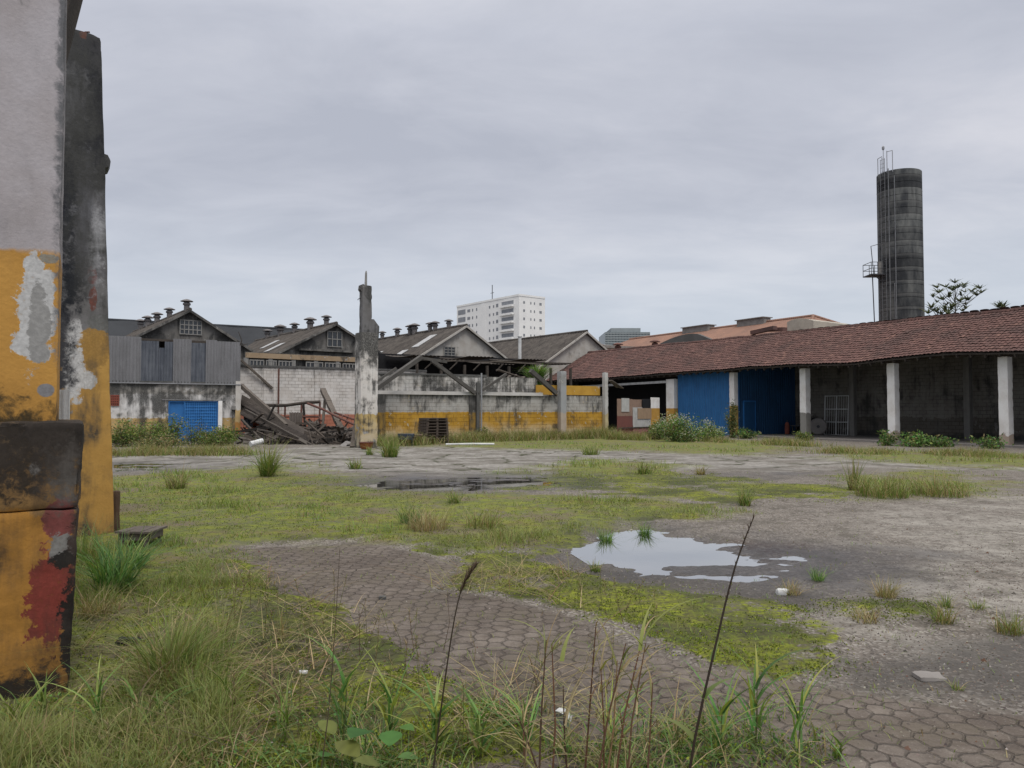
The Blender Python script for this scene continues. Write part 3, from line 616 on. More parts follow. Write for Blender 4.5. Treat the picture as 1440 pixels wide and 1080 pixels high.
# ------------------------------------------------------------------ collapsed lean-to between annex and pillar
def pit_wall():
    q = 47.0; a = 7.55; b = 20.5; t = thing('block_wall', 'tall white block wall with salmon base band behind the collapsed lean-to', 'wall', (a, q, 0))
    part(t, 'masonry', MB().box(a, b, q, q+.2, -.1, 4.2), M['white_block'])
    c = MB()
    for px in (374, 388, 446): p = onq(px, 540, q)[0]; c.box(p-.16, p+.16, q-.07, q-.002, -.1, 4.1)
    part(t, 'buttress', c, M['white_block'])
    part(t, 'capping', MB().box(a, b, q-.06, q+.26, 4.201, 4.32), M['dark_concrete'])
    part(t, 'downpipe', MB().tube([(onq(391, 540, q)[0], q-.12, 0), (onq(391, 540, q)[0], q-.12, 4.15)], .05, 8), M['rust_pipe'])
    for x0, y0, x1, y1 in ((338,506,384,546),): 
        p0, z0 = onq(x0, y0, q-.3); p1, z1 = onq(x1, y1, q-.3); part(t, 'brace', MB().beam((p0, q-.3, z0), (p1, q-.12, z1), .12), M['grey_timber'])
pit_wall()
PD = 40.5
def pitp(x, y, d=PD): return w2y(at(x, y, d))
def beam_thing(name, label, cat, pts, w, mat, group=None, h=None, d2=None):
    a, b = pts; A_ = pitp(*a); B_ = pitp(*b); mb = MB()
    n = 6; 
    for i in range(n):
        u, v = i/n, (i+1)/n; j = lambda k: Vector((random.uniform(-.012,.012),)*3)
        mb.beam(A_.lerp(B_, u), A_.lerp(B_, v)+j(0), w*random.uniform(.92,1.05), (h or w)*random.uniform(.92,1.05))
    return solo(name, label, cat, mb, mat, tuple(A_), group=group)
def fallen_sheet(label, o, du, dv, mat='debris_sheet', group='fallen corrugated sheets in the ruined bay', sag=0, pitch=.18):
    mb = corr_sheet(MB(), o, du, dv, pitch, .045, 5, sag=sag); return solo('corrugated_sheet', label, 'roof sheet', mb, M[mat], tuple(o), group=group)
def sheet4(label, a, b, c, **k):            # a -> b along the waves, a -> c along the ridges
    A_, B_, C_ = pitp(*a), pitp(*b), pitp(*c); return fallen_sheet(label, A_, B_-A_, C_-A_, **k)
def pit():
    G = 'fallen corrugated sheets in the ruined bay'
    # long slope of roof sheets hanging from the annex corner down to the ground
    A0 = pitp(338,568,40.6); A1 = pitp(338,556,43.0); B0 = pitp(449,633,35.6)
    sheet4('long dark roof sheet sloping from the annex corner to the ground, lowest of three', (338,583,39.6), (338,568,41.0), (436,632,35.2))
    sheet4('long dark roof sheet in the middle of the slope from the annex corner', (338,568,40.4), (340,556,42.2), (447,630,36.2))
    sheet4('upper dark roof sheet on the slope leaning off the annex corner', (346,566,41.0), (352,560,42.2), (456,631,37.0))
    beam_thing('timber_beam', 'long grey beam falling diagonally from the annex corner over the dark sheets', 'beam', ((339,542,40.2), (402,598,38.4)), .2, M['grey_timber'], 'broken beams in the ruined bay')
    beam_thing('timber_beam', 'second thin beam lying along the sloping dark sheets', 'beam', ((345,577,38.6), (448,632,34.8)), .13, M['dark_timber'], 'broken beams in the ruined bay')
    beam_thing('timber_beam', 'thick charred beam leaning against the white block wall', 'beam', ((454,548,43.0), (480,604,39.5)), .30, M['grey_timber'], 'broken beams in the ruined bay', h=.2)
    beam_thing('timber_beam', 'short grey plank standing beside the thick charred beam', 'beam', ((457,562,42.5), (453,606,41.5)), .14, M['grey_timber'], 'broken beams in the ruined bay')
    beam_thing('timber_beam', 'crossed pale plank in the black rubble by the annex', 'beam', ((357,611,37.6), (377,596,39)), .10, M['grey_timber'], 'broken beams in the ruined bay')
    beam_thing('timber_beam', 'dark plank sloping down through the black rubble by the annex', 'beam', ((340,590,38), (374,626,35.6)), .10, M['dark_timber'], 'broken beams in the ruined bay')
    beam_thing('timber_beam', 'plank leaning against the left side of the freestanding pillar', 'beam', ((502,592,33.4), (496,628,32.6)), .24, M['grey_timber'], 'broken beams in the ruined bay', h=.07)
    # red iron frame of the fallen roof
    P = pitp
    fr = thing('bent_pipe_frame', 'bent rusty pipe frame of the fallen roof in front of the white block wall', 'pipe frame', tuple(P(375,620,40)))
    part(fr, 'top_rail', MB().tube([P(372,570,41), P(402,570,41), P(432,566,41), P(450,565,41)], .085, 8), M['dark_timber'], smooth=True)
    part(fr, 'sloping_rail', MB().tube([P(432,567,41), P(455,576,40), P(470,584,39.5), P(498,597,38.5)], .065, 8), M['rust_pipe'], smooth=True)
    part(fr, 'lower_rail', MB().tube([P(470,580,40), P(485,585,39.6), P(501,591,39), P(502,600,38.8)], .055, 8), M['rust_pipe'], smooth=True)
    part(fr, 'cross_rail', MB().tube([P(400,586,41), P(448,586,41), P(452,592,40.6)], .05, 8), M['rust_pipe'], smooth=True)
    for a, b in ((450,565),(424,568),(401,571)): part(fr, 'upright', MB().tube([P(a,b,41), P(a-1,604,41)], .05, 8), M['rust_pipe'])
    for a, b, c, d in ((482,588,478,592),(490,588,486,594)): part(fr, 'tie', MB().tube([P(a,b-4,39.6), P(c,d,39.3)], .04, 6), M['rust_pipe'])
    # upright and stacked panels
    sheet4('square dark sheet standing upright in the rubble', (406,604,40.2), (425,604,40.2), (407,580,40.6), pitch=.14)
    sheet4('smaller tilted dark sheet standing right of the square one', (432,609,39.2), (446,610,39.2), (435,592,40.2), pitch=.14)
    sheet4('flat dark sheet lying on the rubble heap below the pipe frame', (452,611,38.2), (463,612,38.4), (464,600,40.4), pitch=.2)
    sheet4('ribbed sheet lying on the rubble, second from the freestanding pillar', (466,612,38.0), (479,614,38.2), (480,600,40.4), pitch=.2)
    sheet4('ribbed sheet lying on the rubble closest to the freestanding pillar', (480,613,37.4), (494,616,37.6), (495,600,40.0), pitch=.2)
    sheet4('grey flat sheet lying at the front edge of the rubble near the pillar', (475,629,33.6), (492,625,33.8), (484,622,35.2), mat='grey_ply', pitch=.4)
    sheet4('blue grey panel propped in the shadow beside the annex corner', (343,598,40), (355,600,40.4), (343,576,40.6), mat='smoked', pitch=.4)
    rb = pitp(361,592,41.5); solo('brick_stub', 'broken orange brick stub wall behind the sloping dark sheets', 'wall', MB().prism([pitp(356,604,41.5), pitp(378,604,41.5), pitp(374,592,41.5), pitp(366,588,41.5), pitp(357,586,41.5)], (0,.3,0)), M['brick_stub'], tuple(rb))
    # rubble heap that nobody could count
    mb = MB()
    for i in range(520):
        u = rng.uniform(0, 1); x = 338+u*160; d = rng.uniform(35.2, 43.5) if x < 470 else rng.uniform(36, 42)
        w = at(x, 600, d); base = w2y((w.x, w.y, 0)); hh = .95*math.exp(-((x-360)/26)**2)+.75*math.exp(-((x-455)/45)**2)+.12
        edge = min(1, (d-35)/2.5, (44-d)/2); z = rng.uniform(0, 1)**1.3*hh*max(0, edge)
        s = rng.uniform(.08, .34); a = Vector((base.x, base.y, z)); dv = Vector(rng.normal(0, 1, 3)); dv.z *= .4; dv = dv.normalized()*s*rng.uniform(1.2, 5.5)
        mb.beam(a, a+dv, s*rng.uniform(.15, .5), s*rng.uniform(.08, .25), up=tuple(rng.normal(0, 1, 3)))
    for i in range(26):                             # sagging mound under the debris
        x = rng.uniform(345, 495); w = at(x, 600, rng.uniform(37, 42)); b = w2y((w.x, w.y, 0)); r = rng.uniform(.5, .9)
        mb.lathe((b.x, b.y, -.1), [(r,0),(r*.85,.25),(r*.5,.5),(r*.15,.62)], 9)
    solo('rubble_heap', 'heap of splintered black and brown rubble under the collapsed roof', 'rubble', mb, M['rubble'], (11, 41, 0), kind='stuff')
    a = pitp(352,637,33); b = a+Vector((.55,.25,0)); a.z = .14; b.z = .26
    solo('broken_pipe', 'short broken white drain pipe on the ground before the rubble', 'pipe', MB().tube([a, a.lerp(b,.5), b], .12, 10), M['white_metal'], (a.x, a.y, 0), smooth=True)
M['brick_stub'] = plain('orange_brick', (.36,.11,.045), (.2,.07,.04), 4)
def rubble_mat():
    m = NM('rubble', .95, .2); r = m.geo.outputs['Random Per Island']
    c = m.mix(m.ss(r, .3, .5), (.022,.02,.018), (.10,.083,.07)); c = m.mix(m.ss(r, .85, .86), c, (.15,.135,.12)); c = m.mix(m.ss(r, .985, .99), c, (.14,.07,.045))
    c = m.mix(m.math('MULTIPLY', m.noise(m.ob, 6, 5), .6), c, (.02,.017,.015)); m.bump(m.noise(m.ob, 14, 4), .02, .6); return m.col(c)
M['rubble'] = rubble_mat()
pit()

# ------------------------------------------------------------------ freestanding pillar
def pillar():
    d = 32.5; c = w2y(at(515,600,d)); p, q = c.x, c.y; hw = .395
    t = thing('pillar', 'tall freestanding crumbling pillar with thin sooty upper shaft, ochre base', 'pillar', (p, q, 0))
    def Z(y): return at(515, y, d).z
    mb = rough_box((p-hw, q-.42, -.1), (p+hw-.02, q+.42, Z(468)), .12, .05, .022, 3, 31)
    part(t, 'shaft', mb, M['freestanding'], smooth=True)
    k = .0305; hx = lambda x: p+(x-515)*k*1.02
    part(t, 'upper_shaft', rough_box((hx(506), q-.22, Z(470)), (hx(520), q+.22, Z(402)), .09, .04, .02, 4, 32), M['pillar_dark'], smooth=True)
    part(t, 'corbel', MB().prism([(hx(519), q-.18, Z(480)), (hx(530), q-.18, Z(477)), (hx(531), q-.18, Z(459)), (hx(523), q-.18, Z(449)), (hx(519), q-.18, Z(449))], (0, .36, 0)), M['pillar_dark'])
    part(t, 'bracket', MB().prism([(hx(503.5), q-.15, Z(408)), (hx(507), q-.15, Z(413)), (hx(511), q-.15, Z(403)), (hx(508), q-.15, Z(400.5)), (hx(504.5), q-.15, Z(402))], (0, .3, 0)), M['pillar_dark'])
    part(t, 'rebar_post', MB().tube([(hx(513), q, Z(404)), (hx(513.3), q, Z(384)), (hx(513.5), q, Z(381))], [.06,.045,.02], 6), M['concrete'])
    part(t, 'wire', MB().tube([(hx(506), q, Z(420)), (hx(503), q, Z(421)), (hx(501.5), q, Z(423))], .015, 5), M['black'])
    b = gnd(515, 634); b = w2y((at(515,630,31.0).x, 31.0, 0))
    s = thing('rusty_tub', 'rusty orange metal tub at the foot of the freestanding pillar', 'tub', (b.x, b.y, 0))
    part(s, 'bowl', MB().lathe((b.x, b.y, .0), [(.16,.02),(.23,.06),(.27,.2),(.285,.30),(.25,.29),(.2,.12)], 16), M['rust'], smooth=True)
    part(s, 'rim', MB().tube([(b.x+.285*math.cos(a), b.y+.285*math.sin(a), .30) for a in [2*math.pi*i/18 for i in range(19)]], .018, 6), M['rust_pipe'])
pillar()

# ------------------------------------------------------------------ yellow and white yard wall with its posts
QW = 36.3
def pw(px): return onq(px, 600, QW)[0]
def yard_wall():
    a, b = pw(531), pw(787)
    t = thing('yard_wall', 'long block wall painted ochre below and white above with black mould', 'wall', (a, QW, 0))
    z1 = 3.45
    part(t, 'masonry', MB().box(a, b, QW, QW+.2, -.1, 2.42).box(a, pw(762), QW+.5, QW+.7, 1.5, z1), M['yard_wall'])
    part(t, 'ledge', MB().box(a, pw(762), QW-.12, QW+.499, 2.421, 2.60), M['ledge'])
    part(t, 'capping', MB().box(a, pw(690), QW+.45, QW+.75, z1+.001, z1+.1), M['dark_concrete'])
    c = MB()
    for px in (536, 664): p = pw(px); c.box(p-.2, p+.2, QW-.1, QW-.002, -.1, 2.415)
    part(t, 'buttress', c, M['dark_buttress'])
    r = pw(787)+.2; e = pw(850)-.1
    t2 = thing('yard_wall', 'short block wall with brown ochre base between the two grey posts', 'wall', (r, QW, 0))
    part(t2, 'masonry', MB().box(r, e, QW+.02, QW+.22, -.1, 2.45), M['yard_wall'])
    part(t2, 'fascia_board', MB().box(pw(758), e, QW+.30, QW+.36, 2.5, 3.05), M['ochre_board'])
def frame_posts():
    def brace(t, a, b, w=.16): part(t, 'brace', MB().beam(a, b, w, w*.9), M['brace'])
    p = pw(670); t = thing('frame_post', 'thin pale steel post before the ochre wall with two dark diagonal braces', 'post', (p, QW-.22, 0)); q = QW-.25
    part(t, 'pole', MB().tube([(p+.12, q-.1, -.1), (p+.12, q-.1, 3.6)], .045, 8), M['steel'])
    part(t, 'post', MB().box(p-.12, p+.05, q-.05, q+.1, -.1, 3.1), M['dark_concrete'])
    k = onq(668, 553, q); l = onq(607, 507, q); brace(t, (k[0], q, k[1]), (l[0], q, l[1]), .2)
    k2 = onq(672, 553, q); l2 = onq(712, 526, q); brace(t, (k2[0], q, k2[1]), (l2[0], q, l2[1]), .15)
    top = onq(590, 503, q); top2 = onq(628, 509, q)
    part(t, 'top_beam', MB().beam((top[0], q, top[1]), (top2[0], q, top2[1]), .14), M['brace'])
    p = pw(532); t = thing('roof_brace', 'dark diagonal brace rising right from the freestanding pillar to the broken frame', 'brace', (p, q, 0))
    k = onq(529, 546, q-1); l = onq(592, 502, q); part(t, 'strut', MB().beam((k[0], q-1, k[1]), (l[0], q, l[1]), .24, .2), M['brace'])
    k = onq(531, 532, q); l = onq(560, 517, q); part(t, 'side_strut', MB().beam((k[0], q+.3, k[1]-.2), (l[0], q+.3, l[1]), .1), M['brace'])
    p = pw(788); t = thing('grey_post', 'thick grey concrete post between the ochre walls, taller than the eaves', 'post', (p, QW-.1, 0))
    zt = onq(788, 522, QW-.1)[1]
    part(t, 'shaft', rough_box((p-.2, QW-.35, -.1), (p+.2, QW+.05, zt), .12, .03, .012, 4, 41), M['grey_post'], smooth=True)
    k = onq(782, 553, QW-.3); l = onq(746, 521, QW-.3); part(t, 'brace', MB().beam((k[0], QW-.3, k[1]), (l[0], QW-.3, l[1]), .26, .22), M['brace'])
    p = pw(849); t = thing('grey_post', 'slim pale post right of the short ochre wall next to a black gap', 'post', (p, QW-.1, 0))
    part(t, 'shaft', rough_box((p-.12, QW-.3, -.1), (p+.12, QW+.0, onq(849, 524, QW)[1]), .12, .03, .012, 4, 42), M['pale_post'], smooth=True)
    for dx, y0 in ((18,546),(12,545)):
        k = onq(857, 537, QW+.2); l = onq(857+dx, y0, QW+.6); part(t, 'broken_slat', MB().beam((k[0], QW+.1, k[1]+.1*dx/18), (l[0], QW+.6, l[1]), .22, .04), M['grey_timber'])
M['ledge'] = painted('white_ledge', [(-9, (.52,.51,.5))], mould=.3, seed=16, base=0)
M['dark_buttress'] = painted('mouldy_buttress', [(-9, (.30,.19,.05)), (1.5, (.16,.155,.15))], mould=.82, seed=17, base=.3)
M['ochre_board'] = painted('ochre_board', [(-9, (.46,.27,.05))], mould=.35, seed=18, base=0)
M['brace'] = plain('old_concrete_brace', (.085,.08,.075), (.03,.029,.028), 2, streak=4, bump=.5)
M['grey_post'] = painted('grey_post', [(-9, (.40,.34,.28)), (1.5, (.30,.31,.32))], mould=.4, seed=19, edge=.5)
M['pale_post'] = painted('pale_post', [(-9, (.42,.36,.22)), (1.4, (.44,.44,.43))], mould=.35, seed=20, edge=.4)
yard_wall(); frame_posts()
def lean_to():
    """dark low roof wreck between the yard wall and the third gable"""
    p0, p1 = 19.5, 32.5; t = thing('lean_to', 'dark wrecked low roof on timber posts behind the white top of the yard wall', 'shed', (p0, 46, 0))
    rf = MB()
    for i in range(6):
        a = p0+(p1-p0)*i/6; b = p0+(p1-p0)*(i+1)/6; dz = (0, -.15, .1, -.3, .05, -.2)[i]
        corr_sheet(rf, (a, 47.0+(.0,.9,.3,1.4,.2,.7)[i], 5.3+dz), (b-a+.05, 0, 0), (0, 5.2, .3-dz), .3, .03, 6, 4, sag=-.12)
    part(t, 'roof', rf, M['dark_timber'])
    ps = MB()
    for i in range(8): x = p0+.3+(p1-p0-.6)*i/7; ps.box(x-.07, x+.07, 46.9, 47.08, -.1, 4.75)
    part(t, 'posts', ps, M['dark_timber'])
    bm = MB().beam((p0, 47.4, 5.0), (p1, 47.4, 5.15), .1)
    for i in range(7): x = p0+1+(p1-p0-2)*i/6; bm.beam((x, 47.3, 4.4), (x+.6, 47.3, 4.95), .07)
    part(t, 'rafters', bm, M['dark_timber'])
    part(t, 'shade_sheet', MB().box(p0-1, p1, 52.4, 52.5, -.1, 5.75), M['black'])  # black sheet standing in for the deep shade under the roof
    for x0, y0, x1, y1, w in ((610,509,640,507,.15),(690,508,760,512,.12),(700,520,738,533,.3),(708,541,722,527,.5),(716,543,735,530,.4)):
        q = QW+1.2; k = onq(x0, y0, q); l = onq(x1, y1, q+.5); part(t, 'broken_rafter', MB().beam((k[0], q, k[1]), (l[0], q+.5, l[1]), w, .06), M['grey_timber'])
lean_to()

# ------------------------------------------------------------------ long tiled shed on the right
PS = 35.6; PR = 39.4; ZR = 6.8; ZE = 4.12; QS0, QS1 = 1.5, 54.7
def tile_mat():
    m = NM('clay_tiles', .95, .15); r = m.geo.outputs['Random Per Island']; o = m.ob
    c = m.mix(r, (.105,.060,.054), (.135,.076,.067)); n1 = m.noise(o, .55, 5, .6); n2 = m.noise(o, 3, 5, .65)
    c = m.mix(m.ss(r, .9, .95, 0, .3), c, (.24,.14,.11)); c = m.mix(m.ss(n1, .42, .68, 0, .65), c, (.058,.042,.04)); c = m.mix(m.ss(n2, .52, .72, 0, .6), c, (.045,.036,.032))
    c = m.mix(m.ss(m.noise(o, 9, 3), .64, .75, 0, .35), c, (.22,.19,.165))
    m.bump(m.noise(o, 20, 4), .01, .4); return m.col(c)
M['tile'] = tile_mat()
def tiled_plane(q0, q1, pe, ze, pr, zr, mat_seed=0, tw=.20, th=.31, sagf=None, both=True):
    """rows of curved clay tiles, each tile its own small arched leaf"""
    Lp = math.hypot(pr-pe, zr-ze); nr = int(Lp/th); nq = int(abs(q1-q0)/tw); V = []; Q = []
    up = np.array([(pr-pe)/Lp, 0, (zr-ze)/Lp]); nn = np.array([-(zr-ze)/Lp, 0, (pr-pe)/Lp]) if pr > pe else np.array([(zr-ze)/Lp, 0, (pe-pr)/Lp])
    i, j = np.meshgrid(np.arange(nr+1), np.arange(nq), indexing='ij'); i = i.ravel(); j = j.ravel()
    qc = q0+(j+.5)*tw+rng.normal(0, .006, len(i)); s0 = i*th-.03+rng.normal(0, .018, len(i)); lift = .012+np.abs(rng.normal(0, .006, len(i)))*(1+3*(rng.uniform(0,1,len(i)) > .985)); rot = rng.normal(0, .015, len(i))
    prof = [(-.5,.0),(-.28,.026),(0,.036),(.28,.026),(.5,.0)]
    pts = []
    for e, (ds, dz, wsc) in enumerate(((0, .034, 1.04), (th+.05, .0, .94))):
        for (w, h) in prof:
            s = s0+ds; q = qc+w*tw*wsc+rot*ds
            sag = sagf(q, s/Lp) if sagf else 0
            P = np.array([pe, 0, ze])[None]+up[None]*s[:, None]+nn[None]*(h+dz+lift)[:, None]; P[:, 1] = q; P[:, 2] += sag; pts.append(P)
    n = len(i); V = np.stack(pts, 1).reshape(-1, 3); base = (np.arange(n)*10)[:, None]; Q = []
    for k in range(4): Q.append(base+np.array([[k, k+1, k+6, k+5]]))
    return V, np.concatenate(Q)
def shed_sag(q, v):
    # the eave dips and lifts between the columns, the ridge only a little
    ev = np.interp(q, [0,10,16.9,19.9,21.3,25,29.6,34,37.7,45.2,51.5,56], [4.15,4.28,4.16,4.30,4.29,4.11,4.24,4.22,4.21,4.10,4.16,4.2])-ZE-.07
    rd = np.interp(q, [0,19,27,40,48,55.5], [6.52,6.55,6.61,6.67,6.77,6.84])-ZR-.13; k = np.clip(v, 0, 1)
    return ev*(1-k)+rd*k+(fbm(q*.5+k*2, k*3+q*0, oct=3, seed=77)-.5)*.10
def shed():
    t = thing('tiled_shed', 'long open shed with sagging red brown tiled roof on white columns and blue sheet walls', 'shed', (PS, 30, 0))
    V, Q = tiled_plane(QS0, QS1, PS-.85, ZE, PR, ZR, sagf=shed_sag); V = V-np.array([PS, 30, 0])
    r = bpy.data.objects.new('roof', npmesh('roof', V, Q, M['tile'], smooth=True)); COL.objects.link(r); r.parent = t
    sl = (ZR-ZE)/(PR-PS+.85); nq = 120; u = MB()
    def zz(q, v): return ZE+(ZR-ZE)*v+float(shed_sag(np.array(q*1.0), v))
    # boarding under the tiles and the whole back slope, as closed slabs
    k = 0
    for i in range(nq+1):
        q = QS0+(QS1-QS0)*i/nq
        for p, v, dz in ((PS-.80, 0, -.03), (PR, 1, -.03), (PR, 1, -.10), (PS-.80, 0, -.10)): u.v.append((p, q, zz(q, v)+dz))
    for i in range(nq):
        a = i*4
        for j in range(4): u.f.append((a+j, a+(j+1)%4, a+4+(j+1)%4, a+4+j))
    u.f.append((0,1,2,3)); u.f.append(tuple(nq*4+x for x in (3,2,1,0)))
    part(t, 'roof_boarding', u, M['dark_timber'], r)
    V2, Q2 = tiled_plane(QS0, QS1, PR+5.2, ZE-.4, PR, ZR-.22, tw=.48, th=.5); V2 = V2-np.array([PS, 30, 0])
    r2 = bpy.data.objects.new('rear_roof', npmesh('rear_roof', V2, Q2, M['tile'])); COL.objects.link(r2); r2.parent = t
    part(t, 'rear_boarding', MB().prism([(PR+.01, QS0, ZR-.30), (PR+5.1, QS0, ZE-.45), (PR+5.1, QS0, ZE-.52), (PR+.01, QS0, ZR-.38)], (0, QS1-QS0, 0)), M['dark_timber'], r2)
    rc = MB()
    for i in range(int((QS1-QS0)/.4)):
        q = QS0+i*.4; rc.tube([(PR, q, zz(q,1)+.04+random.uniform(-.01,.01)), (PR, q+.43, zz(q+.4,1)+.04+random.uniform(-.01,.01))], [.115,.10], 8)
    part(t, 'ridge_tiles', rc, M['tile'], r)
    rf = MB()
    for i in range(int((QS1-QS0)/.62)):
        q = QS0+.3+i*.62; rf.beam((PS-.78, q, zz(q, 0)-.17), (PR, q, zz(q, 1)-.17), .07, .13)
    part(t, 'rafters', rf, M['dark_timber'])
    cols = [7.5, 12.8, 18.1, 23.4, 28.7, 34.0]
    pl = MB()
    for a, b in zip([QS0]+cols, cols+[39.3]):
        pl.beam((PS, a, min(zz(a,.18), zz(b,.18))-.36), (PS, b, min(zz(a,.18), zz(b,.18))-.36), .16, .2)
    pl.box(PS-.08, PS+.08, 39.3, QS1, 3.9, 4.1); part(t, 'wall_plate', pl, M['dark_timber'])
    for i, q in enumerate(cols):
        w = .21; mat = {28.7: 'column_bare', 34.0: 'column_ochre'}.get(q, 'column'); zt = 3.98
        lab = {28.7: 'white column with bare grey lower third', 34.0: 'slim white column with ochre base overgrown by creeper'}.get(q)
        part(t, 'column', rough_box((PS-w, q-w, -.12), (PS+w, q+w, zt), .15, .03, .014, 3, 50+i), M[mat], smooth=True, label=lab)
        part(t, 'capital_block', MB().box(PS-.17, PS+.17, q-.3, q+.3, zt-.02, zt+.16), M['dark_timber'])
    br = MB()
    for q in cols:
        for sg in (-1, 1): br.beam((PS, q+sg*.2, 3.35), (PS, q+sg*1.0, 3.95), .09)
    for q in (7.9, 13.2, 18.5, 22.2, 28.9): part(t, 'inner_column', rough_box((PR+.5, q-.16, -.1), (PR+.82, q+.16, 5.6), .2, .02, .01, 3, 70), M['inner_column'])
    part(t, 'floor_slab', MB().box(PS-.9, PR+2, QS0, 33.8, -.2, .10), M['slab'])
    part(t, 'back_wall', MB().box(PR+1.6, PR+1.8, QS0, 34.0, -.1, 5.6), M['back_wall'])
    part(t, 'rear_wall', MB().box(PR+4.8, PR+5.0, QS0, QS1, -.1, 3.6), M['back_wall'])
    part(t, 'end_wall', MB().prism([(PS+.1, QS1-.4, -.1), (PR+4.7, QS1-.4, -.1), (PR+4.7, QS1-.4, 3.5), (PR, QS1-.4, 6.5), (PS+.1, QS1-.4, 4.2)], (0, .2, 0)), M['gable'])
    # blue sheet wall and the recessed blue partition with a door
    b = MB(); q0, q1 = 34.2, 39.05
    corr_sheet(b, (PS-.03, q1, -.05), (0, q0-q1, 0), (0, 0, 4.15), .2, .018, 3); bw = part(t, 'blue_wall', b, M['blue'])
    part(t, 'blue_wall_frame', MB().box(PS+.02, PS+.1, q0-.05, q1, 3.0, 3.1).box(PS+.02, PS+.1, q0, q1, 1.4, 1.5), M['dark_timber'], bw)
    c = corr_sheet(MB(), (PS+.25, 33.8, -.05), (PR+1.55-PS-.25, 0, 0), (0, 0, 4.45), .2, .018, 3); part(t, 'partition', c, M['blue_shaded'])
    d0 = PS+.55; dr = part(t, 'door', MB().box(d0, d0+.95, 33.70, 33.74, .1, 2.15), M['blue_door'])
    part(t, 'door_frame', MB().box(d0-.06, d0-.001, 33.68, 33.76, .1, 2.22).box(d0+.951, d0+1.01, 33.68, 33.76, .1, 2.22).box(d0-.06, d0+1.01, 33.679, 33.76, 2.151, 2.22), M['blue_bright'], dr)
    part(t, 'corner_post', MB().box(PS+.12, PS+.24, 33.74, 33.86, -.05, 4.2), M['blue_door'])
    # pale broken beam over the black opening left of the pilaster, with a black sheet as the shade inside
    part(t, 'lintel', MB().beam((PS-.25, 39.9, 3.58), (PS-.25, 52, 3.5), .12, .16), M['white_metal'])
    part(t, 'interior_shade_sheet', MB().box(PS+2.4, PS+2.5, 39.2, QS1-.5, -.1, 5.2), M['black'])
    pw_ = MB().box(PS-.30, PS+.12, 39.12, 39.92, -.1, 3.75); part(t, 'pilaster', pw_, M['pilaster'])
M['blue_shaded'] = plain('shaded_blue_paint', (.013,.062,.15), (.008,.03,.075), 1.2, .7, streak=5, dirt=.6); M['inner_column'] = plain('inner_column', (.17,.165,.155), (.08,.078,.07), 2, streak=5)  # partition blue is a darker copy, with its shade put into the colour
M['slab'] = plain('floor_slab', (.21,.195,.185), (.11,.1,.095), .8)
M['blue_door'] = plain('blue_door', (.014,.07,.18), (.01,.045,.115), 2, .55, streak=5)
shed()
